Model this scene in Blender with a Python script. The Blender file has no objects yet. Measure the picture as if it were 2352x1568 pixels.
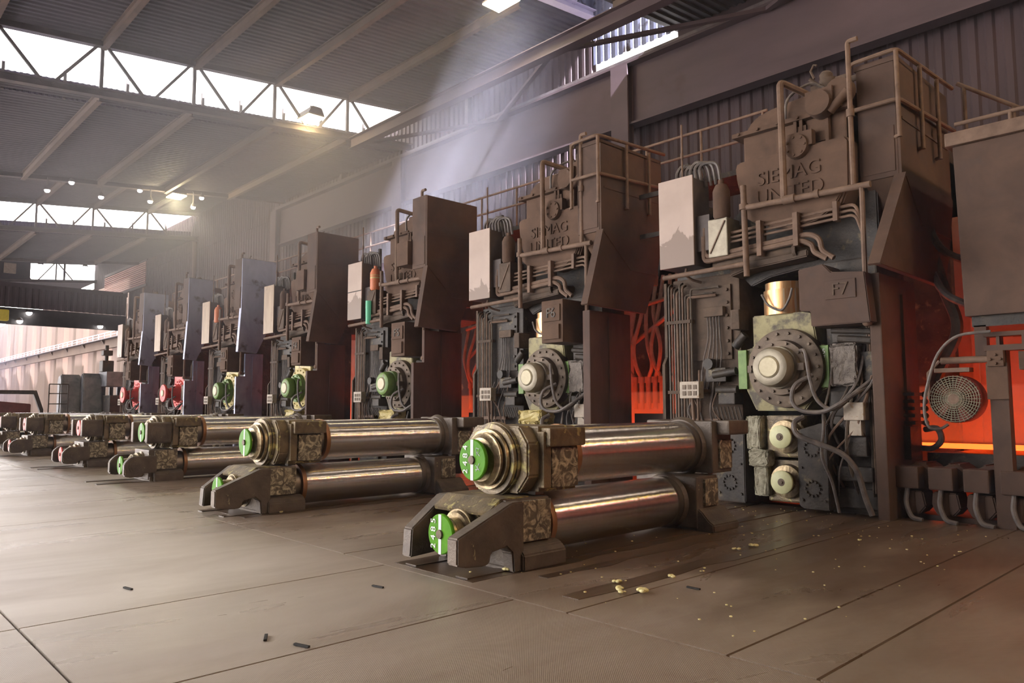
import bpy, bmesh, math, random
from mathutils import Vector, Matrix
PI = math.pi
scene = bpy.context.scene
COL = scene.collection

# ------------------------------------------------------------------ camera
F_PX, YAW, PITCH, ROLL, EYE = 1722.79, .8128, .0869, -.003, 1.668
cR = Vector((math.cos(YAW), math.sin(YAW), 0)); cF = Vector((-math.sin(YAW), math.cos(YAW), 0)); cU = Vector((0, 0, 1))
f2 = cF * math.cos(PITCH) + cU * math.sin(PITCH); u2 = -cF * math.sin(PITCH) + cU * math.cos(PITCH)
r3 = cR * math.cos(ROLL) + u2 * math.sin(ROLL); u3 = -cR * math.sin(ROLL) + u2 * math.cos(ROLL)
cam = bpy.data.cameras.new('camera'); cam.lens = F_PX / 2352 * 36; cam.sensor_width = 36; cam.clip_end = 400
co = bpy.data.objects.new('camera', cam); COL.objects.link(co)
m = Matrix((r3, u3, -f2)).transposed().to_4x4(); m.translation = (0, 0, EYE); co.matrix_world = m
scene.camera = co
# ------------------------------------------------------------------ world, sun, exposure
scene.view_settings.view_transform = 'Standard'; scene.view_settings.look = 'None'
scene.view_settings.exposure = 0.1; scene.view_settings.gamma = 1; scene.view_settings.use_curve_mapping = False
w = bpy.data.worlds.new('overcast_sky'); scene.world = w; w.use_nodes = True
wn = w.node_tree; bg = wn.nodes['Background']                        # bright hazy sky towards the far end, dimmer warm daylight behind the camera
wt = wn.nodes.new('ShaderNodeTexCoord'); ws = wn.nodes.new('ShaderNodeSeparateXYZ'); wn.links.new(wt.outputs['Generated'], ws.inputs[0])
wr = wn.nodes.new('ShaderNodeValToRGB'); e = wr.color_ramp.elements
e[0].position = .22; e[0].color = (10.4, 9.8, 9.6, 1); e[1].position = .58; e[1].color = (.42, .315, .225, 1)
wm = wn.nodes.new('ShaderNodeMapRange'); wm.inputs[1].default_value = -1; wm.inputs[2].default_value = 1; wn.links.new(ws.outputs[0], wm.inputs[0])
wn.links.new(wm.outputs[0], wr.inputs[0]); wn.links.new(wr.outputs[0], bg.inputs[0]); bg.inputs[1].default_value = 1.0
sd = bpy.data.lights.new('sun', 'SUN'); sd.energy = 85; sd.angle = math.radians(1.6); sd.color = (.86, .84, 1.0)
so = bpy.data.objects.new('sun', sd); COL.objects.link(so)
SUN = Vector((.76, -.08, .62)).normalized()                       # towards the sun
so.rotation_euler = SUN.to_track_quat('Z', 'Y').to_euler()
HAZE = .0009

# ------------------------------------------------------------------ materials
def newmat(name):
    ma = bpy.data.materials.new(name); ma.use_nodes = True
    nt = ma.node_tree; return ma, nt, nt.nodes['Principled BSDF']
def ramp(nt, fac, stops):
    r = nt.nodes.new('ShaderNodeValToRGB'); e = r.color_ramp.elements
    while len(e) < len(stops): e.new(.5)
    for k, (p, c) in enumerate(stops): e[k].position = p; e[k].color = (*c, 1) if len(c) == 3 else c
    nt.links.new(fac, r.inputs[0]); return r.outputs[0]
def noise(nt, sc, detail=5, dist=0, stretch=(1, 1, 1), rough=.6):
    tc = nt.nodes.new('ShaderNodeTexCoord'); mp = nt.nodes.new('ShaderNodeMapping'); mp.inputs['Scale'].default_value = stretch
    n = nt.nodes.new('ShaderNodeTexNoise'); n.inputs['Scale'].default_value = sc; n.inputs['Detail'].default_value = detail
    n.inputs['Distortion'].default_value = dist; n.inputs['Roughness'].default_value = rough
    nt.links.new(tc.outputs['Object'], mp.inputs[0]); nt.links.new(mp.outputs[0], n.inputs['Vector']); return n.outputs[0]
def mixc(nt, fac, a, b):
    x = nt.nodes.new('ShaderNodeMix'); x.data_type = 'RGBA'
    nt.links.new(fac, x.inputs[0])
    for s, v in ((6, a), (7, b)):
        if isinstance(v, tuple): x.inputs[s].default_value = (*v, 1)
        else: nt.links.new(v, x.inputs[s])
    return x.outputs[2]
def bump(nt, b, h, st=.3, d=.02):
    n = nt.nodes.new('ShaderNodeBump'); n.inputs['Strength'].default_value = st; n.inputs['Distance'].default_value = d
    nt.links.new(h, n.inputs['Height']); nt.links.new(n.outputs[0], b.inputs['Normal'])
def grime(name, c0, c1, sc=3, rough=.8, metal=0., st=.25, stretch=(1, 1, 1), patch=None, pth=(.6, .66), psc=2.5, pdist=0, pstretch=(1, 1, 1)):
    """two-tone worn surface, with optional patches of a third colour (rust, grease)"""
    ma, nt, b = newmat(name)
    n = noise(nt, sc, 6, .4, stretch)
    c = ramp(nt, n, [(.32, c0), (.68, c1)])
    if patch:
        p = noise(nt, psc, 5, pdist, pstretch)
        c = mixc(nt, ramp(nt, p, [(pth[0], (0, 0, 0)), (pth[1], (1, 1, 1))]), c, patch)
    nt.links.new(c, b.inputs['Base Color'])
    b.inputs['Roughness'].default_value = rough; b.inputs['Metallic'].default_value = metal
    if st: bump(nt, b, noise(nt, sc * 6, 4, 0, stretch), st)
    return ma
def emit(name, col, s):
    ma, nt, b = newmat(name); b.inputs['Base Color'].default_value = (*col, 1); b.inputs['Emission Color'].default_value = (*col, 1)
    b.inputs['Emission Strength'].default_value = s; return ma
M = {}
M['mill'] = grime('dusty_mill_steel', (.055, .036, .024), (.115, .075, .048), 2.5, .82, st=.4)
M['mill_dark'] = grime('oily_shaded_steel', (.014, .011, .008), (.052, .037, .025), 3.5, .6, st=.4, patch=(.16, .125, .06), pth=(.60, .72), psc=4)  # oily steel, with deep stand shade darkened into its colour
M['dust'] = grime('brown_dust_casting', (.072, .040, .024), (.122, .070, .043), 2, .88, st=.3)
M['pipe'] = grime('dusty_pipe', (.110, .066, .043), (.185, .116, .077), 5, .75, st=.15)
M['pipe_dark'] = grime('dark_pipe', (.045, .035, .028), (.12, .088, .06), 5, .6, st=.15)
M['hood'] = grime('dusty_hood_plate', (.058, .032, .021), (.104, .059, .038), 1.2, .8, st=.2, patch=(.065, .045, .038), pth=(.55, .75), psc=1.4)
M['hood_blue_lit'] = grime('blue_lit_plate', (.23, .25, .36), (.40, .43, .56), 1.6, .45, .5, st=.15, stretch=(1, 1, .4), patch=(.07, .055, .05), pth=(.58, .66), psc=1.1)  # grey plate with blue daylight put into its colour
M['side'] = grime('rust_side_plate', (.055, .030, .022), (.12, .064, .043), 1.4, .75, st=.25, stretch=(1, 1, .35))
ma, nt, b = newmat('cabinet_paint'); M['cab'] = ma
c = ramp(nt, noise(nt, 1.2, 5), [(.3, (.34, .25, .20)), (.7, (.43, .325, .265))])
tc = nt.nodes.new('ShaderNodeTexCoord'); sp = nt.nodes.new('ShaderNodeSeparateXYZ'); nt.links.new(tc.outputs['Object'], sp.inputs[0])
oi = nt.nodes.new('ShaderNodeObjectInfo'); a1 = nt.nodes.new('ShaderNodeMath'); a1.operation = 'MULTIPLY_ADD'; a1.inputs[1].default_value = -1.5; nt.links.new(noise(nt, 1.5, 4, .8), a1.inputs[0]); nt.links.new(sp.outputs[2], a1.inputs[2])
a2 = nt.nodes.new('ShaderNodeMath'); a2.operation = 'MULTIPLY_ADD'; a2.inputs[1].default_value = .7; nt.links.new(oi.outputs['Random'], a2.inputs[0]); nt.links.new(a1.outputs[0], a2.inputs[2])
c = mixc(nt, ramp(nt, a2.outputs[0], [(.03, (1, 1, 1)), (.06, (0, 0, 0))]), c, (.20, .135, .098))
nt.links.new(c, b.inputs['Base Color']); b.inputs['Roughness'].default_value = .5
M['cab_tan'] = grime('cabinet_tan', (.26, .17, .10), (.46, .345, .23), 2.2, .5, st=.06, stretch=(1, 1, .25), patch=(.20, .12, .07), pth=(.56, .64), psc=1.5)
M['cab_side'] = grime('cabinet_side_dark', (.075, .06, .055), (.14, .112, .10), 2, .7)
M['brass'] = grime('bronze_sleeve', (.50, .22, .08), (.62, .42, .22), 3, .35, .8, st=.1, stretch=(6, 6, .5), patch=(.6, .55, .42), pth=(.52, .6), psc=2, pstretch=(5, 5, .3))
M['chock'] = grime('greasy_chock', (.085, .065, .042), (.22, .165, .09), 4, .42, .3, st=.5, patch=(.50, .44, .17), pth=(.57, .68), psc=5, pdist=1.2)
M['chock_dark'] = grime('dark_chock_steel', (.075, .060, .050), (.16, .125, .095), 3, .5, .3, st=.4, patch=(.5, .45, .27), pth=(.68, .73), psc=6, pdist=.8)
M['wear'] = grime('wear_plate_grease', (.085, .072, .056), (.17, .145, .11), 5, .45, .35, st=.4, patch=(.60, .54, .38), pth=(.46, .64), psc=7, pdist=2.2)
M['grease'] = grime('cream_grease', (.74, .64, .24), (.90, .83, .48), 9, .35, st=.6)
M['backchock'] = grime('yellow_green_chock', (.20, .17, .075), (.34, .30, .14), 4, .6, st=.4, patch=(.07, .055, .035), pth=(.50, .62), psc=3)
M['coverplate'] = grime('bearing_cover', (.085, .062, .044), (.17, .125, .085), 4, .6, .3, st=.3)
M['cap_grey'] = grime('bearing_cap_grey', (.22, .19, .14), (.34, .30, .22), 4, .5, .3, st=.2)
M['cap_pale'] = grime('cap_pale', (.36, .31, .20), (.48, .43, .29), 6, .5, .2, st=.15)
M['green'] = grime('green_paint', (.06, .215, .004), (.085, .28, .006), 6, .45, st=.08)
M['green'].node_tree.nodes['Principled BSDF'].inputs['Specular IOR Level'].default_value = .15
M['green_old'] = grime('old_green_paint', (.085, .175, .022), (.15, .265, .045), 5, .5, st=.2, patch=(.15, .13, .07), pth=(.6, .68), psc=5)
M['red'] = grime('red_paint', (.52, .035, .028), (.70, .07, .05), 5, .5, st=.2, patch=(.20, .05, .04), pth=(.6, .7), psc=5)
M['yellowflange'] = grime('yellow_flange', (.45, .36, .12), (.62, .52, .22), 4, .5, st=.3, patch=(.12, .09, .05), pth=(.58, .66), psc=5)
M['white'] = grime('white_paint', (.80, .80, .76), (.88, .88, .84), 6, .5, st=.05)
M['paledisc'] = grime('pale_yellow_disc', (.58, .58, .30), (.74, .74, .44), 4, .45, st=.05)
M['box_white'] = grime('switch_box_paint', (.32, .265, .20), (.44, .37, .29), 6, .55, st=.1, patch=(.28, .19, .11), pth=(.6, .68), psc=9)
M['scale'] = grime('white_scale_crust', (.20, .18, .125), (.46, .43, .32), 7, .85, st=.8)
M['hose'] = grime('rubber_hose', (.06, .05, .045), (.17, .14, .12), 6, .55, st=.1)
M['hose_red'] = grime('dusty_looper_hose', (.26, .16, .12), (.40, .26, .20), 5, .6, st=.1)
M['foil'] = grime('crumpled_foil', (.10, .085, .072), (.20, .17, .145), 6, .3, .6, st=1.0)
M['girder'] = grime('girder_paint', (.040, .023, .026), (.066, .040, .044), .8, .75, st=.1, stretch=(.3, 1, 1), patch=(.038, .018, .016), pth=(.6, .72), psc=.6)
M['wall'] = grime('wall_sheet', (.028, .015, .016), (.050, .028, .030), .9, .75, st=.05, stretch=(1, 1, .25))
M['wall_pale'] = grime('pale_far_sheet', (.085, .048, .028), (.125, .076, .048), .4, .8, st=0, stretch=(1, 1, .3))
M['roof'] = grime('roof_sheet', (.042, .038, .044), (.076, .068, .077), .6, .75, st=.05)
M['truss'] = grime('truss_paint', (.055, .045, .047), (.12, .095, .09), 2, .7, st=.1)
M['joist'] = grime('joist_rust', (.06, .040, .030), (.125, .082, .058), 1.2, .75, st=.1)
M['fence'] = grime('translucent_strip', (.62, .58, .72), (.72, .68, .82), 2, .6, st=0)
ma, nt, b = newmat('translucent_sheet'); M['fence_glow'] = ma
tr = nt.nodes.new('ShaderNodeBsdfTranslucent'); tr.inputs[0].default_value = (.095, .08, .12, 1); nt.links.new(tr.outputs[0], nt.nodes['Material Output'].inputs[0])
M['fan_red'] = grime('red_fan_shell', (.20, .03, .025), (.32, .05, .04), 4, .6)
M['cream'] = M['grease']; M['cable'] = M['hose']
M['scale_red'] = grime('scaled_plate', (.36, .22, .16), (.48, .31, .23), 1.5, .85)
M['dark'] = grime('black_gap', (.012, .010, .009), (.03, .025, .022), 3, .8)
M['bluegrey'] = grime('blue_grey_machine', (.10, .11, .13), (.22, .22, .24), 2, .6)
M['bottle_green'] = emit('green_lit_tube', (.10, .42, .24), .25)
M['hot'] = emit('hot_strip', (1.0, .085, .012), 4.4)
M['lamp'] = emit('lamp_glass', (1.0, .97, 1.0), 30)
M['lamp_warm'] = emit('lamp_glass_warm', (1.0, .86, .50), 60)
# ground steel roll
ma, nt, b = newmat('ground_roll_steel'); M['roll'] = ma
n = noise(nt, 14, 3, 0, (.15, 14, .15)); c = ramp(nt, n, [(.3, (.76, .74, .71)), (.7, (.88, .86, .84))]); nt.links.new(c, b.inputs['Base Color'])
b.inputs['Metallic'].default_value = 1; b.inputs['Roughness'].default_value = .17
# fine grinding grooves round the barrel tilt the surface along the roll axis and draw reflections out lengthwise
tc = nt.nodes.new('ShaderNodeTexCoord'); sp = nt.nodes.new('ShaderNodeSeparateXYZ'); nt.links.new(tc.outputs['Object'], sp.inputs[0])
k1 = nt.nodes.new('ShaderNodeMath'); k1.operation = 'MULTIPLY'; k1.inputs[1].default_value = 9000; nt.links.new(sp.outputs[1], k1.inputs[0])
k2 = nt.nodes.new('ShaderNodeMath'); k2.operation = 'FLOOR'; nt.links.new(k1.outputs[0], k2.inputs[0])
wn_ = nt.nodes.new('ShaderNodeTexWhiteNoise'); wn_.noise_dimensions = '1D'; nt.links.new(k2.outputs[0], wn_.inputs['W'])
k3 = nt.nodes.new('ShaderNodeMath'); k3.operation = 'SUBTRACT'; k3.inputs[1].default_value = .5; nt.links.new(wn_.outputs['Value'], k3.inputs[0])
k4 = nt.nodes.new('ShaderNodeMath'); k4.operation = 'MULTIPLY'; k4.inputs[1].default_value = .95; nt.links.new(k3.outputs[0], k4.inputs[0])
cb = nt.nodes.new('ShaderNodeCombineXYZ'); nt.links.new(k4.outputs[0], cb.inputs[1])
ge = nt.nodes.new('ShaderNodeNewGeometry'); va = nt.nodes.new('ShaderNodeVectorMath'); nt.links.new(ge.outputs['Normal'], va.inputs[0]); nt.links.new(cb.outputs[0], va.inputs[1])
vn = nt.nodes.new('ShaderNodeVectorMath'); vn.operation = 'NORMALIZE'; nt.links.new(va.outputs[0], vn.inputs[0]); nt.links.new(vn.outputs[0], b.inputs['Normal'])
ma, nt, b = newmat('roll_end_steel'); M['rollend'] = ma
b.inputs['Base Color'].default_value = (.22, .19, .16, 1); b.inputs['Metallic'].default_value = .9; b.inputs['Roughness'].default_value = .42
ma, nt, b = newmat('polished_neck'); M['neck'] = ma
n = noise(nt, 5, 5, 1.5); c = ramp(nt, n, [(.35, (.17, .125, .07)), (.55, (.30, .235, .14)), (.75, (.58, .50, .28))]); nt.links.new(c, b.inputs['Base Color'])
b.inputs['Metallic'].default_value = .75; b.inputs['Roughness'].default_value = .33; bump(nt, b, noise(nt, 20, 4), .35)
ma, nt, b = newmat('rust_ring'); M['ring'] = ma
b.inputs['Base Color'].default_value = (.30, .15, .07, 1); b.inputs['Metallic'].default_value = .5; b.inputs['Roughness'].default_value = .45
# floor: worn tread plate, brown with wear and oil, its pale part painted as window light
ma, nt, b = newmat('tread_plate_floor'); M['floor'] = ma
n1 = noise(nt, .55, 7, .6, (1, .45, 1)); n2 = noise(nt, 3.2, 6, .5, (1, .5, 1)); n3 = noise(nt, 1.1, 5, 1.0, (1, .25, 1))
c = ramp(nt, n1, [(.30, (.165, .118, .080)), (.52, (.240, .182, .132)), (.75, (.32, .262, .212))])
c = mixc(nt, ramp(nt, n2, [(.55, (0, 0, 0)), (.80, (.55, .55, .55))]), c, (.17, .105, .068))
sp = nt.nodes.new('ShaderNodeSeparateXYZ'); t0 = nt.nodes.new('ShaderNodeTexCoord'); nt.links.new(t0.outputs['Object'], sp.inputs[0])
h1 = nt.nodes.new('ShaderNodeMapRange'); h1.inputs[1].default_value = 4.0; h1.inputs[2].default_value = 7.5; h1.inputs[3].default_value = -.28; h1.inputs[4].default_value = .10; nt.links.new(sp.outputs[1], h1.inputs[0])
h2 = nt.nodes.new('ShaderNodeMath'); nt.links.new(noise(nt, .6, 6, .5, (1, .35, 1)), h2.inputs[0]); nt.links.new(h1.outputs[0], h2.inputs[1])
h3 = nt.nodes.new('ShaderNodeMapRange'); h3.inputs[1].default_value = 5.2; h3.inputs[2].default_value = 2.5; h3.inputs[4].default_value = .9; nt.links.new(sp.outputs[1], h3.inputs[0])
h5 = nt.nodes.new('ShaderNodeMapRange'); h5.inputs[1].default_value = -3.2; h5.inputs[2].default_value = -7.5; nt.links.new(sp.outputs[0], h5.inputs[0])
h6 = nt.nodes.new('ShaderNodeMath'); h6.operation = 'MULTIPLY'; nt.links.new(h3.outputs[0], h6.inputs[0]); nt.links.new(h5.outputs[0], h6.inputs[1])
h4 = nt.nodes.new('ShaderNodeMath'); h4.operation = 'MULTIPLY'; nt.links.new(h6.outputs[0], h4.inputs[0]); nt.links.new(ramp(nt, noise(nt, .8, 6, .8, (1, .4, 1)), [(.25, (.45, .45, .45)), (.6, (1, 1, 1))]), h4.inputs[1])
c = mixc(nt, h4.outputs[0], c, (.66, .61, .55))                       # window light and sheen on the left floor, put into the colour
c = mixc(nt, ramp(nt, h2.outputs[0], [(.42, (0, 0, 0)), (.60, (.92, .92, .92))]), c, (.100, .060, .036))   # oil soaked plates by the mill
nt.links.new(c, b.inputs['Base Color'])
rr = nt.nodes.new('ShaderNodeMapRange'); nt.links.new(n3, rr.inputs[0]); rr.inputs[1].default_value = .35; rr.inputs[2].default_value = .7
rr.inputs[3].default_value = .25; rr.inputs[4].default_value = .46; nt.links.new(rr.outputs[0], b.inputs['Roughness'])
b.inputs['Specular IOR Level'].default_value = .6
tc = nt.nodes.new('ShaderNodeTexCoord'); wv = []
for rz in (PI / 4, -PI / 4):
    mp = nt.nodes.new('ShaderNodeMapping'); mp.inputs['Rotation'].default_value = (0, 0, rz); nt.links.new(tc.outputs['Object'], mp.inputs[0])
    x = nt.nodes.new('ShaderNodeTexWave'); x.inputs['Scale'].default_value = 26; nt.links.new(mp.outputs[0], x.inputs['Vector']); wv.append(x.outputs['Fac'])
mm = nt.nodes.new('ShaderNodeMath'); mm.operation = 'MULTIPLY'; nt.links.new(wv[0], mm.inputs[0]); nt.links.new(wv[1], mm.inputs[1])
bump(nt, b, mm.outputs[0], .35, .004)
M['oil'] = grime('oil_track', (.040, .024, .012), (.11, .068, .04), 2, .28, st=.1, stretch=(1, .2, 1))

# ------------------------------------------------------------------ mesh helpers
class MB:
    def __init__(s): s.bm = bmesh.new()
    def box(s, x0, x1, y0, y1, z0, z1, bev=0):
        return s.hexa([(x0, y0, z0), (x1, y0, z0), (x1, y1, z0), (x0, y1, z0), (x0, y0, z1), (x1, y0, z1), (x1, y1, z1), (x0, y1, z1)], bev)
    def hexa(s, p, bev=0):
        v = [s.bm.verts.new(q) for q in p]
        fs = [s.bm.faces.new([v[i] for i in f]) for f in ((3, 2, 1, 0), (4, 5, 6, 7), (0, 1, 5, 4), (1, 2, 6, 5), (2, 3, 7, 6), (3, 0, 4, 7))]
        if bev:
            es = list({e for f in fs for e in f.edges})
            bmesh.ops.bevel(s.bm, geom=es, offset=bev, segments=2, affect='EDGES', profile=.6)
        return s
    def prism(s, poly, axis, a, b2, bev=0):
        """polygon extruded along axis. poly in (x,z) for Y, (y,z) for X, (x,y) for Z"""
        def P(q, t): return {'Y': (q[0], t, q[1]), 'X': (t, q[0], q[1]), 'Z': (q[0], q[1], t)}[axis]
        A = [s.bm.verts.new(P(q, a)) for q in poly]; B = [s.bm.verts.new(P(q, b2)) for q in poly]; n = len(poly)
        fs = [s.bm.faces.new(A), s.bm.faces.new(B[::-1])] + [s.bm.faces.new((A[i], B[i], B[(i + 1) % n], A[(i + 1) % n])) for i in range(n)]
        bmesh.ops.recalc_face_normals(s.bm, faces=fs)
        if bev:
            es = list({e for f in fs for e in f.edges}); bmesh.ops.bevel(s.bm, geom=es, offset=bev, segments=2, affect='EDGES')
        return s
    def lathe(s, prof, c, axis='Y', seg=32, closed=True):
        """prof: list of (t, r) along the axis"""
        rings = []
        for t, r in prof:
            ring = []
            for k in range(seg):
                a = 2 * PI * k / seg; ca, sa = r * math.cos(a), r * math.sin(a)
                q = {'Y': (ca, t, sa), 'X': (t, ca, sa), 'Z': (ca, sa, t)}[axis]
                ring.append(s.bm.verts.new((c[0] + q[0], c[1] + q[1], c[2] + q[2])))
            rings.append(ring)
        fs = []
        for A, B in zip(rings, rings[1:]):
            for k in range(seg): fs.append(s.bm.faces.new((A[k], A[(k + 1) % seg], B[(k + 1) % seg], B[k])))
        if closed: fs += [s.bm.faces.new(rings[0][::-1]), s.bm.faces.new(rings[-1])]
        bmesh.ops.recalc_face_normals(s.bm, faces=fs); return s
    def cyl(s, p0, p1, r, r2=None, seg=12):
        return s.tube([p0, p1], r, seg, r2)
    def tube(s, pts, r, seg=8, r2=None):
        pts = [Vector(p) for p in pts]; n = len(pts); prev = None; rings = []
        for i, p in enumerate(pts):
            d = (pts[min(i + 1, n - 1)] - pts[max(i - 1, 0)]); d = d.normalized() if d.length > 1e-9 else Vector((0, 0, 1))
            if prev is None:
                a = Vector((0, 0, 1)) if abs(d.z) < .9 else Vector((1, 0, 0)); e = d.cross(a).normalized()
            else:
                e = prev - d * prev.dot(d); e = e.normalized() if e.length > 1e-6 else d.orthogonal().normalized()
            prev = e; g = d.cross(e); rr = r if r2 is None else r + (r2 - r) * i / (n - 1)
            rings.append([s.bm.verts.new(p + (e * math.cos(2 * PI * k / seg) + g * math.sin(2 * PI * k / seg)) * rr) for k in range(seg)])
        fs = []
        for A, B in zip(rings, rings[1:]):
            for k in range(seg): fs.append(s.bm.faces.new((A[k], A[(k + 1) % seg], B[(k + 1) % seg], B[k])))
        fs += [s.bm.faces.new(rings[0][::-1]), s.bm.faces.new(rings[-1])]
        bmesh.ops.recalc_face_normals(s.bm, faces=fs); return s
    def pipe(s, pts, r, bend=.1, seg=8):
        """straight runs with rounded elbows"""
        pts = [Vector(p) for p in pts]; out = [pts[0]]
        for a, p, c in zip(pts, pts[1:], pts[2:]):
            d0 = (a - p); d1 = (c - p); t = min(bend, d0.length * .45, d1.length * .45)
            q0 = p + d0.normalized() * t; q1 = p + d1.normalized() * t
            for k in range(5):
                u = k / 4; out.append(q0 * (1 - u) ** 2 + p * 2 * u * (1 - u) + q1 * u * u)
        out.append(pts[-1]); return s.tube(out, r, seg)
    def hose(s, pts, r, seg=8, n=8):
        return s.tube(spline(pts, n), r, seg)
    def ball(s, c, r, sx=1, sy=1, sz=1, sub=2):
        g = bmesh.ops.create_icosphere(s.bm, subdivisions=sub, radius=r)
        for v in g['verts']: v.co = Vector((v.co.x * sx + c[0], v.co.y * sy + c[1], v.co.z * sz + c[2]))
        return s
    def beam(s, p0, p1, w, h):
        """rectangular bar from p0 to p1, h measured upwards"""
        p0, p1 = Vector(p0), Vector(p1); d = (p1 - p0).normalized()
        up = Vector((0, 0, 1)) if abs(d.z) < .95 else Vector((1, 0, 0))
        e = d.cross(up).normalized() * w / 2; g = e.cross(d).normalized() * h / 2
        return s.hexa([p0 - e - g, p1 - e - g, p1 + e - g, p0 + e - g, p0 - e + g, p1 - e + g, p1 + e + g, p0 + e + g])
    def ibeam(s, p0, p1, w, h, t=.03):
        p0, p1 = Vector(p0), Vector(p1); d = (p1 - p0).normalized(); up = Vector((0, 0, 1)); e = d.cross(up).normalized(); g = e.cross(d)
        s.beam(p0, p1, t, h - t); s.beam(p0 + g * (h / 2 - t / 2), p1 + g * (h / 2 - t / 2), w, t); s.beam(p0 - g * (h / 2 - t / 2), p1 - g * (h / 2 - t / 2), w, t); return s
    def bolts(s, c, R, n, r, ln, axis='Y', a0=0):
        for k in range(n):
            a = 2 * PI * k / n + a0; ca, sa = R * math.cos(a), R * math.sin(a)
            if axis == 'Y': s.lathe([(-ln, r), (0, r)], (c[0] + ca, c[1], c[2] + sa), 'Y', 6)
            else: s.lathe([(0, r), (ln, r)], (c[0], c[1] + ca, c[2] + sa), 'X', 6)
        return s
    def sheet(s, o, U, V, N, period, depth, thick=.02):
        """corrugated sheet: ribs run along V, repeat along U"""
        o, U, V, N = Vector(o), Vector(U), Vector(V), Vector(N).normalized(); L = U.length; d = U.normalized(); prof = []
        k = 0
        while k * period < L:
            for fr, h in ((0, 0), (.35, 0), (.5, 1), (.85, 1)):
                t = (k + fr) * period
                if t <= L: prof.append((t, h * depth))
            k += 1
        prof.append((L, 0))
        for side in (0, -thick):
            A = [s.bm.verts.new(o + d * t + N * (h + side)) for t, h in prof]; B = [s.bm.verts.new(o + d * t + V + N * (h + side)) for t, h in prof]
            for i in range(len(prof) - 1): s.bm.faces.new((A[i], A[i + 1], B[i + 1], B[i]))
        return s
    def build(s, name, mat, parent=None, smooth=False, loc=None):
        me = bpy.data.meshes.new(name); s.bm.to_mesh(me); s.bm.free()
        if isinstance(mat, str): mat = M[mat]
        me.materials.append(mat)
        if smooth:
            for p in me.polygons: p.use_smooth = True
            try: me.set_sharp_from_angle(angle=math.radians(38))
            except Exception: pass
        o = bpy.data.objects.new(name, me); COL.objects.link(o)
        if parent: o.parent = parent
        if loc: o.location = loc
        return o
def spline(pts, n=8):
    P = [Vector(p) for p in pts]; P = [P[0] * 2 - P[1]] + P + [P[-1] * 2 - P[-2]]; out = []
    for i in range(1, len(P) - 2):
        a, b2, c, d = P[i - 1:i + 3]
        for k in range(n):
            t = k / n; out.append(.5 * ((2 * b2) + (c - a) * t + (2 * a - 5 * b2 + 4 * c - d) * t * t + (3 * b2 - a - 3 * c + d) * t ** 3))
    out.append(P[-2]); return out
def tag(o, label, cat, group=None):
    o['label'] = label; o['category'] = cat
    if group: o['group'] = group
    return o
def empty(name, loc, label, cat, group=None, rz=0):
    o = bpy.data.objects.new(name, None); COL.objects.link(o); o.location = loc; o.rotation_euler = (0, 0, rz); o.empty_display_size = .1
    return tag(o, label, cat, group)
def struct(o): o['kind'] = 'structure'; return o
def dup(root, loc, label=None):
    r = root.copy(); COL.objects.link(r); r.location = loc
    if label: r['label'] = label
    for ch in list(root.children):
        c = ch.copy(); COL.objects.link(c); c.parent = r
        for g in ch.children:
            d = g.copy(); COL.objects.link(d); d.parent = c
    return r
def text(name, s, size, depth, mat, parent, mtx):
    cu = bpy.data.curves.new(name, 'FONT'); cu.body = s; cu.size = size; cu.extrude = depth; cu.align_x = 'CENTER'; cu.align_y = 'CENTER'
    t = bpy.data.objects.new(name + '_src', cu); COL.objects.link(t)
    dg = bpy.context.evaluated_depsgraph_get(); dg.update()
    me = bpy.data.meshes.new_from_object(t.evaluated_get(dg)); bpy.data.objects.remove(t); bpy.data.curves.remove(cu)
    me.transform(mtx); me.materials.clear(); me.materials.append(M[mat])
    o = bpy.data.objects.new(name, me); COL.objects.link(o); o.parent = parent; return o
FACE = Matrix.Rotation(PI / 2, 4, 'X')                            # lettering upright on a face that looks towards -Y

# ================================================================== BUILDING
TX = [-15.5, -25.4, -36.8, -49.0, -60.5, -72.0]                    # roof trusses
WY = 18.0; SL = .094
def zt(y): return 14.35 + SL * (y - WY)
def zb(y): return 12.75 + SL * (y - WY)
YA = -9.0
# floor plates: gaps between plates follow the seams of the photo
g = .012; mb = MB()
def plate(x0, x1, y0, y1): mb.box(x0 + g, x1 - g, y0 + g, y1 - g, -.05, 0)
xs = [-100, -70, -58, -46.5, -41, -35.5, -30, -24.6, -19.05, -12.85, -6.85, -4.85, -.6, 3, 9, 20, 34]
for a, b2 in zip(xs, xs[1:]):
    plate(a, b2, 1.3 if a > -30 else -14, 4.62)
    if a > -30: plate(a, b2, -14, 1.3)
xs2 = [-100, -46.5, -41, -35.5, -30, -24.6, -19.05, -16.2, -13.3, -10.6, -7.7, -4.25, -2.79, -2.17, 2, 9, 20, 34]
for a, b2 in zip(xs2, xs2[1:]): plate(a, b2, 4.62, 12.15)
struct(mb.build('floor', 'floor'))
struct(MB().box(-150, 34, -14.5, 30, -.30, -.06).build('floor', 'dark'))
# oily roll tracks on the floor
def patch_outline(x0, x1, y0, y1, seed):
    rnd = random.Random(seed); n = 14; out = []
    for k in range(n + 1): out.append((x0 + (rnd.random() - .5) * .10, y0 + (y1 - y0) * k / n))
    for k in range(n, -1, -1): out.append((x1 + (rnd.random() - .5) * .10, y0 + (y1 - y0) * k / n))
    return out

# right wall and its upper part
struct(MB().sheet((-64, 18.55, 0), (98, 0, 0), (0, 0, 12.2), (0, -1, 0), .34, .05).build('wall_right', 'wall'))
struct(MB().sheet((-73, 18.3, 11.9), (57.7, 0, 0), (0, 0, 2.5), (0, -1, 0), .30, .05).build('wall_right', 'wall'))
struct(MB().box(-12.1, 34, 18.25, 18.35, 11.9, 12.85).build('wall_right', 'wall'))
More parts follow.
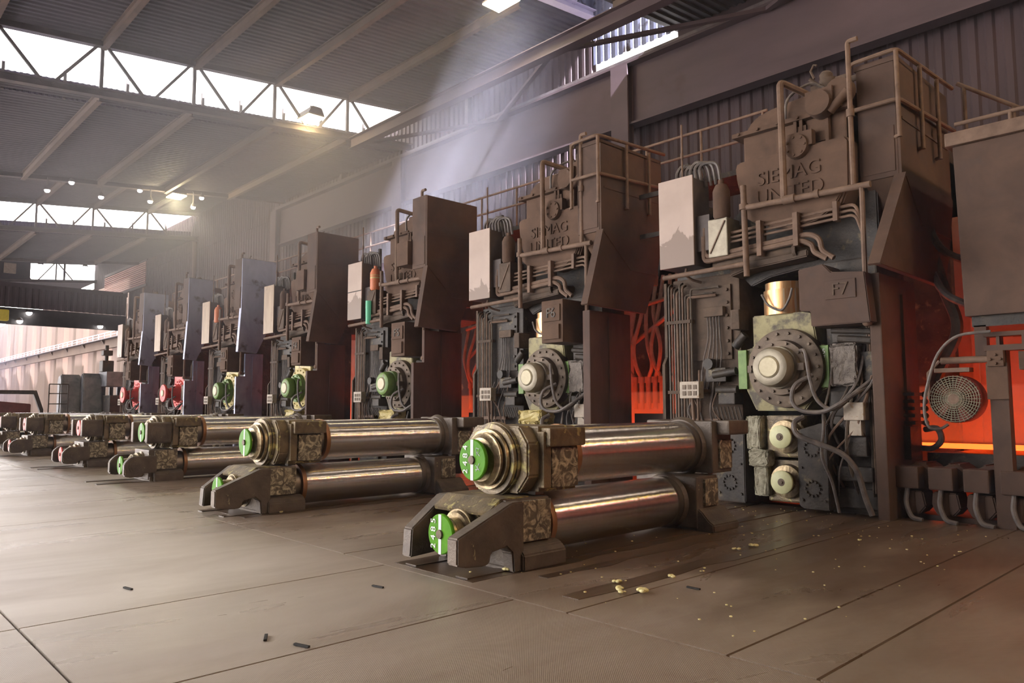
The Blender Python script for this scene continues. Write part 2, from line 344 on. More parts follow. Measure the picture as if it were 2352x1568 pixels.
# roof panels alternate between the top and the bottom chords
mb = MB()
def roofpanel(xa, xb, zf):
    mb.sheet((xa, YA, zf(YA)), (xb - xa, 0, 0), (0, 18.4 - YA, SL * (18.4 - YA)), (0, 0, -1), .26, .05)
roofpanel(TX[1], TX[0], zt); roofpanel(TX[3], TX[2], zt); roofpanel(TX[5], TX[4], zt)
struct(mb.build('ceiling', 'roof'))
mb = MB(); roofpanel(-12.2, 34, zb); roofpanel(TX[2], TX[1], zb); roofpanel(TX[4], TX[3], zb); roofpanel(-79, TX[5], zb)  # near panel is extended unseen and unbroken to block sun from the floor
struct(mb.build('ceiling', 'roof'))
# raised lantern over the nearest truss: strips are added on its sunward side, their gaps shape the sunbeams
def zl(y): return 16.6 + SL * (y - WY)
mb = MB(); roofpanel(TX[0], -12.0, zl); struct(mb.build('ceiling', 'roof'))
def strip(mb, x, ya, yb2, f0, f1, t=.05): return mb.hexa([(x - t, ya, f0(ya)), (x + t, ya, f0(ya)), (x + t, yb2, f0(yb2)), (x - t, yb2, f0(yb2)), (x - t, ya, f1(ya)), (x + t, ya, f1(ya)), (x + t, yb2, f1(yb2)), (x - t, yb2, f1(yb2))])
mb = MB()
for ya, yb2 in ((YA, 12.9), (13.7, 14.1), (15.2, 15.5), (16.5, 16.9)): strip(mb, -12.15, ya, yb2, zb, zl)
struct(mb.build('wall_clerestory', 'roof'))
mb = MB()
for tx in (TX[2], TX[4]): strip(mb, tx + .1, YA, 18.3, zb, zt)  # sheets added over the unseen sunward openings to block the sun
strip(mb, TX[5] + .2, YA, 13.2, zb, zt); strip(mb, TX[5] + .2, 15.6, 15.75, zb, zt)
struct(mb.build('wall_clerestory', 'roof'))
mb = MB(); mb.sheet((TX[0] - .02, YA, zt(YA)), (0, 27.4, SL * 27.4), (0, 0, 2.25), (1, 0, 0), .3, .05); struct(mb.build('wall_clerestory', 'hood_blue_lit'))
struct(MB().box(-7.5, 34, -9.2, -9, 0, 10.2).build('wall_left_shading', 'wall')); struct(MB().box(33.8, 34, -9.2, 18.6, 0, 13).build('wall_near', 'wall'))  # unseen side wall added to shade the near floor, left open beyond
struct(MB().sheet((-15.5, 18.3, 12.8), (3.4, 0, 0), (0, 0, 3.9), (0, -1, 0), .30, .05).build('wall_right', 'hood_blue_lit'))
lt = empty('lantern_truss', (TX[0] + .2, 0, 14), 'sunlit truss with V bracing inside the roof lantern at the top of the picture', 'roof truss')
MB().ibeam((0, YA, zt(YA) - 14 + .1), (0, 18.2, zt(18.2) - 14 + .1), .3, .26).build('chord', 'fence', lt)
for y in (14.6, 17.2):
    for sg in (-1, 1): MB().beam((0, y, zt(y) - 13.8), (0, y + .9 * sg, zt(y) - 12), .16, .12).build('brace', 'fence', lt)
# joists under the panels
jy = [-2.6, .4, 3.4, 6.3, 9.15, 12.05, 15.1]
n = 0
for xa, xb, zf in ((TX[1], TX[0], zt), (TX[2], TX[1], zb), (-12.1, 6, zb), (TX[3], TX[2], zt), (TX[4], TX[3], zb)):
    mb = MB()
    for y in jy: mb.ibeam((xa + .1, y, zf(y) - .22), (xb - .1, y, zf(y) - .22), .16, .32)
    struct(mb.build('ceiling', 'joist'))
# trusses
def truss(x, label):
    t = empty('roof_truss', (x, 0, 12), label, 'roof truss', 'sloping roof trusses')
    ofs = -12
    def p(y, top): return (0, y, (zt(y) - .12 if top else zb(y) - .14) + ofs)
    MB().ibeam(p(YA, 1), p(18.2, 1), .22, .26).build('top_chord', 'truss', t)
    MB().ibeam(p(YA, 0), p(18.2, 0), .26, .24).build('bottom_chord', 'truss', t)
    for k, y in enumerate(jy):
        MB().beam(p(y, 0), p(y, 1), .10, .10).build('post', 'truss', t)
        d0 = MB().beam(p(y - .06, 1), p(y - 1.36, 0), .08, .09); d0.build('diagonal', 'truss', t)
        d1 = MB().beam(p(y + .06, 1), p(y + 1.36, 0), .08, .09); d1.build('diagonal', 'truss', t)
    return t
ords = ['roof truss nearest the camera, its chord lit by sun', 'roof truss carrying the longest bright clerestory window', 'roof truss behind the row of small hall lamps',
        'roof truss in the second clerestory window', 'dark roof truss beyond the second clerestory window', 'roof truss in the small third clerestory window']
for x, l in list(zip(TX, ords))[1:]: truss(x, l)
# balustrade behind the glazed openings
for x, l in ((TX[1], 'pale ribbed parapet strip along the foot of the longest clerestory window'), (TX[3], 'pale ribbed parapet strip along the foot of the second clerestory window')):
    r = empty('roof_parapet', (x - 1.2, 0, 11), l, 'parapet')
    MB().sheet((0, -2, zb(-2) - 11.1), (0, 20.2, SL * 20.2), (0, 0, .62), (1, 0, 0), .17, .04, .006).build('ribbed_strip', 'fence_glow', r)
    for y in (3.9, 5.55, 7.4, 9.9, 11.3, 13.0, 14.6, 16.6): MB().box(-.06, .06, y - .04, y + .04, zb(y) - .1 - 11, zb(y) + .95 - 11).build('post', 'truss', r)
# crane runway girder
cg = empty('crane_runway_girder', (-34, 17.9, 10), 'long plate girder of the crane runway running along the wall above the mill', 'crane girder')
MB().box(-2.9, 44, -.03, .03, .2, 2.0).build('web', 'girder', cg)
MB().box(-2.9, 44, -.32, .30, 2.0, 2.07).build('top_flange', 'girder', cg)
MB().box(-2.9, 44, -.22, .2, .14, .2).build('bottom_flange', 'girder', cg)
MB().box(-2.9, 44, -.25, -.15, 2.07, 2.2).build('crane_rail', 'truss', cg)
b1 = empty('surge_girder', (-18.4, 15.0, 11.85), 'slender horizontal beam in front of the crane runway girder with lattice struts', 'beam')
MB().ibeam((-6.5, 0, 0), (26, 0, 0), .3, .44).build('beam', 'girder', b1)
for xa, xb in ((-6.2, -1), (4.2, -1), (4.2, 9.4), (14.6, 9.4), (14.6, 19.8)):
    MB().beam((xa, .1, -.05), (xb, 2.7, .1), .14, .10).build('strut', 'girder', b1)
for k, x in enumerate((-13.8, -25.6, -36.9)):
    c = MB().box(x - .32, x + .32, 17.58, 17.64, 0, 12.0).box(x - .32, x + .32, 17.80, 17.86, 0, 12).box(x - .03, x + .03, 17.64, 17.80, 0, 12).build('wall_right', 'girder'); struct(c)
struct(MB().cyl((-49.0, 18.05, 0), (-49.0, 18.05, 12.4), .14).build('wall_right', 'pipe', None, True))
for x in (-21.6, -30.9):
    struct(MB().box(x - .1, x + .1, 18.05, 18.25, 12.0, zt(18) - .1).build('wall_right', 'truss'))
# end wall, louvre, openings
struct(MB().sheet((-64, -9, 8.95), (0, 27.4, 0), (0, 0, 1.5), (1, 0, 0), .42, .08).build('wall_end', 'wall'))
struct(MB().box(-64.4, -64.1, -9, 18.5, 7.75, 8.95).build('wall_end', 'dark'))
struct(MB().box(-64.3, -64.1, -9, 18.5, 10.45, 10.8).build('wall_end', 'wall'))
lv = empty('wall_louvre', (-64, 18.2, 11.4), 'rust red slatted louvre on the wall beside the small third clerestory window', 'louvre')
MB().box(-5.3, 5.3, -.05, .05, 1.25, 1.45).box(-5.3, 5.3, -.05, .05, -.7, -.5).build('frame', 'wall', lv)
mb = MB()
for k in range(11): mb.box(-5.2, 5.2, -.08, -.02, -.48 + k * .155, -.40 + k * .155)
mb.build('slats', grime('louvre_red', (.30, .12, .10), (.42, .20, .16), 2, .7), lv)
# pale hall beyond the end wall, open to the sky
struct(MB().sheet((-150, 22.4, 0), (86, 0, 0), (0, 0, 14.5), (0, -1, 0), 8.5, .25).build('wall_far', 'wall_pale'))
struct(MB().box(-150.3, -150, -14, 22.5, 0, 14.5).build('wall_far', 'wall_pale'))
fg = empty('far_runway_girder', (-102, 21.6, 7.4), 'pale crane girder with brackets and a handrail along the far bright wall', 'crane girder')
MB().box(-38, 32, 0, .3, .1, .95).build('girder', 'wall_pale', fg)
MB().box(-38, 32, -.5, .0, .95, 1.05).build('walkway', 'truss', fg)
mb = MB().box(-38, 32, -.47, -.43, 1.5, 1.56).box(-38, 32, -.47, -.43, 1.25, 1.29)
for k in range(36): mb.box(-38 + 2 * k, -37.94 + 2 * k, -.48, -.42, 1.05, 1.5)
mb.build('handrail', 'fence', fg)
for k in range(10): MB().prism([(.3, .1), (-.25, .9), (-.25, .95), (.35, .95)], 'X', -36 + 7 * k, -35.6 + 7 * k).build('bracket', 'joist', fg)

# ================================================================== MILL STANDS
XC = [-5.9 - 5.5 * i for i in range(7)]
NAMES = ['F7', 'F6', 'F5', 'F4', 'F3', 'F2', 'F1']
def stand(i):
    rnd = random.Random(70 + i); x0 = XC[i]; near = i < 2
    lab = ['dusty brown rolling mill stand with plate F7 and railed hood, biggest in view', 'dusty rolling mill stand with plate F6 and a railed hood box', 'rolling mill stand with rust red side plate and orange accumulator bottle, next beyond F6',
           'dark brown mill stand beside the green capped bearing with yellow flange', 'mill stand with blue grey lower plates and an orange bottle', 'mill stand with red bearing whose tall side plate is lit blue', 'farthest mill stand in the row, red bearing at its front'][i]
    S = empty('mill_stand', (x0, 12, 0), lab, 'mill stand', 'finishing mill stands')
    P = lambda name, mbx, mat, par=None, sm=False: mbx.build(name, mat, par or S, sm)
    # housing
    q = MB().box(-2.3, -.9, .0, 1.5, -.05, 4.05, .03); q.box(-2.12, -1.05, -.05, .0, 2.5, 3.85, .01).box(-2.0, -1.2, -.08, 0, .2, 1.3, .01)
    for k in range(6):
        for xx in (-2.05, -1.12): q.lathe([(-.09, .03), (-.04, .03)], (xx, 0, 2.6 + k * .23), 'Y', 6)
    P('housing_post', q, 'mill' if i == 0 else 'mill_dark')  # posts past the first take darker steel as painted shade
    q = MB().box(.62, 1.45, .0, 1.15 if i == 0 else .75, -.05, 4.0, .03).box(.70, 1.38, -.05, 0, .05, .7, .01)
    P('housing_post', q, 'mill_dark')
    P('crossbeam', MB().prism([(-2.3, 4.0), (-.95, 4.0), (-.75, 3.78), (-.4, 3.9), (.2, 3.98), (.62, 3.9), (1.45, 4.0), (1.45, 5.2), (-.9, 5.2), (-1.3, 4.9), (-2.3, 4.9)], 'Y', .15, 1.5, .02), 'mill_dark')  # dark steel here also paints in the deep shade
    P('recess_shade', MB().box(-.92, .64, .9, 1.0, 0, 4.0), 'dark')  # black sheet painted in for the shade deep in the housing window
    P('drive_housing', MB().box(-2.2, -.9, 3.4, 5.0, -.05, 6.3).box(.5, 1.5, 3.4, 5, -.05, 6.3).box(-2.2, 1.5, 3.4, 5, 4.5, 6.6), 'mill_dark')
    # edge flange on the entry side
    P('edge_plate', MB().prism([(-.22, 0), (.0, 0), (.0, 4.0), (-.12, 4.0), (-.12, 2.6), (-.22, 2.45)], 'X', -2.42, -2.36), 'mill')
    # screwdown housing with cast letters
    H = P('screwdown_housing', MB().prism([(-.76, 5.86), (-.74, 5.6), (-.64, 5.2), (-.42, 4.93), (-.05, 4.70), (.28, 4.62), (.75, 4.68), (1.08, 4.82), (1.2, 5.1), (1.22, 5.84), (1.16, 5.92), (-.7, 5.92)], 'Y', -.28, .95, .03)
          .prism([(-.62, 4.96), (-.42, 4.80), (-.1, 4.66), (.28, 4.58), (.7, 4.64), (.95, 4.78), (1.1, 5.0), (1.1, 5.08), (-.62, 5.08)], 'Y', -.33, -.2, .02), 'dust')
    q = MB().box(-.68, 1.13, -.1, 1.2, 5.9, 6.42, .03)
    for xx in (.32, .42, .85): q.box(xx - .03, xx + .03, -.2, -.1, 5.9, 6.4, .01)
    q.box(-.02, .5, -.18, -.1, 5.95, 6.3).box(.5, .8, -.14, -.1, 5.98, 6.36)
    P('gear_case', q, 'dust', H)
    q = MB().box(-.84, 1.2, -.22, 1.25, 6.40, 6.48, .015); prof = [(-.68, 6.46), (-.6, 6.62), (-.45, 6.74), (-.2, 6.80), (.2, 6.84), (.55, 6.86), (1.1, 6.86), (1.1, 6.46)]
    q.prism(prof, 'Y', -.05, 1.1, .03)
    for k in range(6): q.lathe([(-.26, .028), (-.2, .028)], (-.7 + .36 * k, 0, 6.44), 'Y', 6)
    P('lid', q, 'dust', H)
    q = MB().lathe([(-.38, .19), (-.30, .21), (-.2, .21)], (.40, 0, 5.92), 'Y', 20); q.box(.18, .66, -.34, -.2, 5.9, 6.15); q.bolts((.40, -.38, 5.92), .15, 7, .022, .02)
    P('bearing_cap', q, 'dust', H, True)
    q = MB().lathe([(-.42, .2), (-.34, .22), (-.2, .22)], (.80, 0, 6.52), 'Y', 20); q.box(.58, 1.02, -.36, -.2, 6.52, 6.76)
    q.lathe([(-.3, .2), (-.1, .22)], (1.08, 0, 6.68), 'Y', 16).cyl((.95, -.3, 6.36), (1.25, -.3, 6.62), .07)
    P('bearing_cap', q, 'dust', H, True)
    if i < 4:
        text('cast_lettering', 'SIEMAG', .33, .02, 'dust', H, Matrix.Translation((.22, -.285, 5.52)) @ FACE)
        text('cast_lettering', 'UNITED', .33, .02, 'dust', H, Matrix.Translation((.22, -.285, 5.20)) @ FACE)
    else:
        text('cast_lettering', 'UNITED', .33, .02, 'dust', H, Matrix.Translation((.22, -.285, 5.36)) @ FACE)
    # valves and motor on top
    q = MB().lathe([(6.8, .2), (7.0, .2), (7.02, .15), (7.15, .15)], (.7, .3, 0), 'Z', 14).box(.45, .62, .15, .4, 6.85, 7.06).box(.85, 1.02, .2, .4, 6.85, 7.12)
    q.lathe([(7.14, .10), (7.25, .11), (7.3, .07)], (.66, .3, 0), 'Z', 12).cyl((.52, .25, 7.1), (.42, .2, 7.22), .035).cyl((.9, .25, 7.02), (1.2, .25, 7.02), .05)
    q.tube([(.5, .2, 7.2), (.44, .2, 7.35), (.5, .2, 7.44), (.55, .2, 7.42)], .02, 6)
    P('screwdown_motor', q, 'mill', None, True)
    q = MB().hose([(.1, -.1, 6.5), (.2, -.15, 6.85), (.5, 0, 7.05), (.7, .1, 6.95)], .025); P('hose', q, 'hose', None, True)
    # pipe frame in front
    y = -.5
    P('pipe_frame', MB().pipe([(.45, .1, 6.9), (.23, y, 7.02), (.235, y, 5.04)], .055, .08), 'pipe', None, True)
    P('pipe_frame', MB().pipe([(1.5, y, 7.3), (1.35, y, 7.3), (1.35, y, 5.03)], .04, .05).cyl((1.35, y, 6.1), (1.35, y, 6.22), .06), 'pipe', None, True)
    P('handrail', MB().cyl((-.45, y, 5.03), (1.6, y, 4.99), .05).cyl((.22, y, 5.02), (.42, y, 5.02), .075).cyl((.75, y, 5.01), (.82, y, 5.01), .07), 'pipe', None, True)
    P('pipe_post', MB().cyl((-.49, y, 5.42), (-.47, y, 3.85), .05).cyl((-.49, y, 5.0), (-.49, y, 5.1), .075), 'pipe', None, True)
    P('pipe_post', MB().pipe([(1.3, y, 5.0), (1.47, y, 5.0), (1.46, y, 2.92), (1.46, y + .3, 2.88)], .04, .06).ball((1.46, y, 2.92), .075), 'pipe', None, True)
    P('handrail', MB().cyl((-2.15, y, 4.03), (-.47, y, 4.07), .045), 'pipe', None, True)
    # service pipes across the face
    for k in range(5):
        zz = 4.68 - .085 * k; yy = -.32 - .015 * k; r = (.026, .022, .022, .045, .045)[k]; xl = -1.28 - .02 * k
        xr = 1.35 - .03 * k if k < 3 else .62 + .09 * (k - 3)
        if k < 3: pts = [(xl - .1, yy, 5.0 - .05 * k), (xl, yy, zz + .05), (xl + .15, yy, zz), (1.30, yy, zz + .10), (1.38 + .02 * k, yy, zz - .3), (1.38 + .02 * k, yy, 3.9)]
        else: pts = [(xl, yy, 4.85 - .15 * (k - 3)), (xl, yy, zz - .1), (.45 + .12 * (4 - k), yy, zz - .0), (.62 + .12 * (4 - k), yy, zz - .1), (.64 + .12 * (4 - k), yy, 4.12), (.85 + .1 * (4 - k), yy, 3.98)]
        P('service_pipe', MB().pipe(pts, r, .1), 'pipe', None, True)
    for b6 in ((-.30, -.22, -.46, -.26, 4.18, 4.78), (.34, .42, -.46, -.26, 4.25, 4.80), (.98, 1.05, -.42, -.28, 4.55, 4.86)): P('pipe_clamp', MB().box(*b6), 'pipe')
    P('water_pipe', MB().pipe([(-1.25, -.2, 4.18), (.35, -.25, 4.22), (.5, .2, 4.22)], .085, .2, 12).lathe([(.26, .12), (.32, .12)], (0, -.25, 4.22), 'X', 14), 'mill', None, True)
    P('face_beam', MB().prism([(-.9, 3.92), (-.6, 4.0), (.1, 4.05), (.5, 4.08), (.5, 4.2), (-.9, 4.12)], 'Y', -.3, .1, .02), 'mill')
    # hood at the exit side
    yb = [.05, -.49, -.72, -.76, -.71, -.57, -.6][i]; yr = [2.4, 1.6, .95, .7, .6, .5, .5][i]; yf = [-1.15, -1.0, -1.0, -1.0, -.8, -.66, -.7][i]
    hm = 'hood' if i < 4 else 'hood_blue_lit'
    q = MB().box(1.24, 1.82, yb, yr, 5.2, 7.06, .012)
    if near: q.box(1.22, 1.86, yb - .02, yr, 7.02, 7.10)
    q.box(1.3, 1.78, yb - .015, yb, 5.28, 6.0, .004)
    Hd = P('hood', q, 'hood')
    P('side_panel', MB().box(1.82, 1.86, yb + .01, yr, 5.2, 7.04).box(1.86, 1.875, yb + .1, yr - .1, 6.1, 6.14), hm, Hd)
    if i in (2, 3): P('panel_box', MB().box(.72, 1.22, -.85, -.35, 5.33, 5.95, .01), 'dust')
    y1 = yr - .1
    P('throat', MB().hexa([(1.55, yb + .5, 4.3), (1.80, yb + .5, 4.3), (1.80, y1, 4.3), (1.55, y1, 4.3), (1.28, yb + .02, 5.22), (1.80, yb + .02, 5.22), (1.80, y1, 5.22), (1.28, y1, 5.22)]), 'dust')
    q = MB().prism([(yb + .0, 5.22), (yr - .05, 5.22), (yr - .28, 4.5), (yr - .7, 3.62), (yf, 3.66)], 'X', 1.80, 1.90, .008)
    q.prism([(yb - .02, 5.22), (yb + .02, 5.22), (yf + .02, 3.64), (yf - .02, 3.66)], 'X', 1.76, 1.93)
    q.beam((1.905, yb + .05, 5.18), (1.905, (yf + yr) / 2 + .1, 4.5), .015, .03).beam((1.905, (yf + yr) / 2 + .1, 4.5), (1.905, yr - .3, 4.5), .015, .03)
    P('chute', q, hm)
    if near:
        for zz in (7.12, 6.35):
            P('hood_rail', MB().pipe([(1.18, yb - .12, zz - .4 if zz > 7 else zz), (1.18, yb - .12, zz), (1.9, yb - .12, zz + (.02 if zz > 7 else 0)), (1.96, yr, zz + .1)], .035, .12), 'pipe', None, True)
        for xx, yy in ((1.18, yb - .12), (1.9, yb - .12), (1.95, yb + .75), (1.97, yb + 1.5)):
            P('hood_rail_post', MB().cyl((xx, yy, 5.75), (xx, yy, 7.12), .035).cyl((xx, yy, 5.78), (xx - .08, yy + .05, 5.78), .03), 'pipe', None, True)
    # lower side plate
    if i == 0:
        q = MB().box(1.45, 1.62, -.38, 1.1, -.05, 3.66, .02).box(1.62, 1.66, .42, .56, 1.2, 3.4); P('guard_column', q, 'hood')
        q = MB()
        for k in range(5): q.box(1.45, 1.78, .35, .75, 1.50 + .11 * k - .12, 1.55 + .11 * k - .12).ball((1.8, .75, 1.40 + .11 * k), .05)
        q.box(1.5, 1.72, .3, .7, .85, 1.35); P('insulator_rack', q, 'mill_dark')
    elif i == 1:
        P('guard_column', MB().box(1.45, 1.64, -.62, .70, -.05, 3.6, .02).box(1.64, 1.67, -.05, .02, .0, 3.5), 'side')
    else:
        ym = [0, 0, -.88, -.85, -.70, -.5, -.5][i]; yq = [0, 0, .68, .45, .3, .28, .3][i]
        poly = [(ym, -.05), (yq, -.05), (yq, 3.62), (ym + .33, 3.62), (ym + .33, 2.8), (ym, 2.78)]
        P('guard_plate', MB().prism(poly, 'X', 1.46, 1.56).box(1.56, 1.58, (ym + yq) / 2 + .1, (ym + yq) / 2 + .13, 0, 3.6), 'side' if i < 4 else 'hood_blue_lit')
    # name box
    if i == 0:
        nb = P('name_box', MB().prism([(.48, 3.82), (.88, 3.86), (1.0, 3.72), (1.50, 3.66), (1.56, 2.90), (.66, 2.90), (.66, 3.14), (.48, 3.16)], 'Y', -.62, -.05, .015), 'hood')
        P('name_plate', MB().box(.90, 1.37, -.64, -.61, 3.29, 3.58, .008), 'hood', nb)
        text('name_lettering', 'F7', .27, .012, 'mill', nb, Matrix.Translation((1.135, -.645, 3.43)) @ FACE)
    else:
        nb = P('name_box', MB().box(.52, 1.12, -.85, -.05, 2.98, 3.86, .015).box(.6, 1.05, -.9, -.84, 3.05, 3.35), 'dust')
        P('name_plate', MB().box(.58, 1.06, -.88, -.84, 3.42, 3.76, .008), 'dust', nb)
        if i < 5: text('name_lettering', NAMES[i], .28, .012, 'mill_dark', nb, Matrix.Translation((.82, -.885, 3.58)) @ FACE)
    # bronze sleeve
    P('bronze_sleeve', MB().lathe([(3.2, .36), (3.62, .36), (3.62, .33), (3.75, .33)], (-.1, .12, 0), 'Z', 28), 'brass' if i in (0, 1, 5, 6) else 'mill', None, True)
    q = MB().hose([(-.35, -.24, 3.55), (-.2, -.3, 3.35), (.02, -.3, 3.25), (.14, -.28, 3.4), (.2, -.26, 3.6)], .02); P('hose', q, 'hose', None, True)
    # vertical conduits on the entry post
    for k in range(9):
        xx = -2.28 + .06 * k; r = (.022, .018, .022, .03, .018, .022, .018, .026, .02)[k]; zl = .75 + .14 * (k % 3); zh = 3.92 - .05 * (k % 4)
        pts = [(xx, -.05, zh + .05), (xx, -.16, zh), (xx, -.16, zl)]
        if k > 5: pts = [(xx + .55, -.1, zh - .1), (xx, -.16, zh - .1), (xx, -.16, zl), (xx + .3, -.16, zl - .1)]
        P('conduit', MB().pipe(pts, r, .06, 6), 'pipe' if k % 2 else 'pipe_dark', None, True)
    for zc in (1.9, 3.2): P('conduit_clamp', MB().box(-2.32, -1.8, -.2, -.06, zc, zc + .06), 'mill')
    P('junction_box', MB().box(-1.55, -1.15, -.16, 0, 3.28, 3.45, .01), 'mill')
    for k in range(5):
        xx = -1.5 + .06 * k
        P('cable', MB().hose([(xx, -.1, 3.3), (xx + .02, -.12, 2.9), (xx - .08 + .03 * k, -.13, 2.5), (xx - .14, -.12, 2.1 - .1 * k)], .014, 6, 5), 'hose', None, True)
    # balance cylinders left of the chock
    P('balance_valve', MB().lathe([(-.16, .10), (.0, .10)], (-1.42, -.1, 2.42), 'Y', 12).box(-1.5, -1.1, -.2, 0, 2.1, 2.35, .02), 'mill_dark', None, True)
    P('balance_cylinder', MB().cyl((-1.35, -.18, 2.22), (-.9, -.18, 2.28), .07), 'mill_dark', None, True)
    P('balance_cylinder', MB().cyl((-1.28, -.2, 1.95), (-.9, -.16, 1.95), .08), 'mill_dark', None, True)
    P('bracket', MB().box(-1.2, -.88, -.3, 0, 1.7, 1.9, .02), 'mill_dark')
    P('stop_block', MB().box(-.95, -.78, -.25, .1, 3.0, 3.35, .02), 'mill')
    P('balance_cylinder', MB().cyl((-.9, -.2, 2.7), (-.7, -.2, 2.9), .08), 'mill_dark', None, True)
    for k in range(6):
        a = rnd.uniform(-1.75, -1.2)
        P('hose', MB().hose([(a, -.12, rnd.uniform(2.0, 2.4)), (a + rnd.uniform(-.1, .1), -.25, 1.9), (a + rnd.uniform(-.1, .15), -.28, 1.6), (a + rnd.uniform(-.1, .2), -.18, 1.2), (a + .1, -.15, .95)], rnd.uniform(.012, .022), 6, 5), 'hose' if k % 2 else 'pipe', None, True)
    q = MB()
    for k in range(8): q.cyl((-1.95 + .09 * k, -.2, 1.0), (-1.95 + .09 * k, -.2, 1.42), .016, None, 6)
    q.box(-2.0, -1.25, -.24, -.1, 1.38, 1.45).box(-2.0, -1.25, -.24, -.1, .98, 1.03); P('lubrication_manifold', q, 'pipe')
    q = MB()
    for k in range(8): q.cyl((-1.3 + .07 * k, -.2, 1.42 + .03 * (k % 2)), (-1.3 + .07 * k, -.3, 1.66), .014, None, 6)
    P('grease_lines', q, 'foil')
    # right post: manifolds, foil wrapped valve, hoses
    P('wrapped_valve', crumple(MB().box(.82, 1.22, -.36, -.02, 1.98, 2.62, .03), 3 + i), 'foil')
    P('valve_manifold', MB().box(.78, 1.40, -.16, 0, 2.66, 2.88, .02).cyl((.8, -.2, 2.86), (1.4, -.2, 2.80), .05).cyl((.9, -.2, 2.72), (1.4, -.2, 2.66), .06), 'mill_dark')
    for bx in ((1.2, 1.42, -.22, 0, 2.0, 2.5), (.74, 1.0, -.2, 0, 1.5, 1.9), (1.02, 1.3, -.3, 0, .9, 1.2), (.8, 1.35, -.25, 0, .52, .74), (.75, 1.4, -.15, 0, .1, .4)): P('valve_block', MB().box(*bx, .02), 'mill_dark')
    P('terminal_box', MB().box(1.02, 1.32, -.42, -.2, 1.45, 1.72, .012).box(1.08, 1.26, -.38, -.22, 1.22, 1.45), 'box_white')
    for k in range(5):
        xx = 1.33 + .035 * k
        P('conduit', MB().pipe([(xx, -.12, 3.6), (xx, -.18, 3.4), (xx, -.18, .3 + .05 * k)], .016, .05, 6), 'pipe' if k % 2 else 'pipe_dark', None, True)
    big = [[(.42, -.5, 2.55), (.55, -.62, 2.5), (.62, -.65, 2.1), (.72, -.62, 1.75), (.95, -.55, 1.62), (1.2, -.45, 1.85), (1.4, -.3, 2.05)],
           [(.6, -.5, 2.15), (.40, -.68, 2.0), (.36, -.72, 1.75), (.5, -.72, 1.60), (.8, -.66, 1.58), (1.05, -.6, 1.7), (1.28, -.4, 1.9), (1.42, -.2, 1.95)],
           [(.45, -.55, 1.5), (.36, -.68, 1.40), (.42, -.7, 1.22), (.7, -.66, 1.1), (1.05, -.6, .95), (1.22, -.5, .7), (1.3, -.42, .3), (1.38, -.4, .05)],
           [(.7, -.4, 1.55), (.74, -.5, 1.3), (.70, -.5, .9), (.82, -.45, .5), (.9, -.42, .05)]]
    for k, pts in enumerate(big):
        P('hydraulic_hose', MB().hose(pts, (.03, .034, .042, .025)[k], 8, 7), 'hose', None, True)
    for k in range(9):
        xa, xb = rnd.uniform(.7, 1.4), rnd.uniform(.7, 1.42); za, zc = rnd.uniform(1.5, 2.7), rnd.uniform(.05, 1.3)
        P('hose', MB().hose([(xa, -.1, za), (xa + rnd.uniform(-.15, .15), -.34, (za * 2 + zc) / 3), (xb + rnd.uniform(-.15, .15), -.36, (za + 2 * zc) / 3), (xb, -.1, zc)], rnd.uniform(.012, .026), 6, 6), ['hose', 'pipe', 'pipe_dark'][k % 3], None, True)
    P('bracket_post', MB().box(-2.36, -2.28, .6, .68, 4.85, 6.5), 'mill_dark')
    for zz in (6.05, 5.2): P('bracket_arm', MB().box(-3.5, -2.28, .6, .66, zz - .05, zz + .05), 'mill_dark')
    if i in (1, 2, 3): P('grease_drip', crumple(MB().box(-.55, .15, -.5, -.1, 1.30, 1.58, .04).box(-.3, .05, -.55, -.2, 1.1, 1.35, .03), 20 + i, .03), 'yellowflange')
    # chock clamps
    if i == 0:
        for xa, xb in ((.27, .76), (-1.2, -.66)):
            q = MB().prism([(xa, 1.28), (xa, .1), (xa + .08, .06), (xb, .06), (xb, 1.36), (xb - .1, 1.4)], 'Y', -.42, -.02, .015)
            for zc in (1.0, .38):
                q.bolts(((xa + xb) / 2 - .02, -.42, zc), .115, 12, .022, .03)
            for zc in (.2, .7, 1.22): q.lathe([(-.45, .022), (-.42, .022)], (xb - .07, 0, zc), 'Y', 8).lathe([(-.45, .022), (-.42, .022)], (xa + .06, 0, zc), 'Y', 8)
            P('keeper_plate', q, 'mill_dark')
        q = MB().box(-.62, -.36, -.42, -.1, .95, 1.5, .05).box(-.56, -.2, -.48, -.1, .68, .95, .05).box(-.5, -.25, -.42, -.1, .2, .68, .04)
        P('guide_block', crumple(q, 9, .012), 'scale')
    return S
def crumple(mbx, seed, amp=.02):
    rnd = random.Random(seed)
    bmesh.ops.subdivide_edges(mbx.bm, edges=mbx.bm.edges[:], cuts=3, use_grid_fill=True)
    for v in mbx.bm.verts: v.co += Vector((rnd.uniform(-1, 1), rnd.uniform(-1, 1), rnd.uniform(-1, 1))) * amp
    return mbx
stands = [stand(i) for i in range(7)]

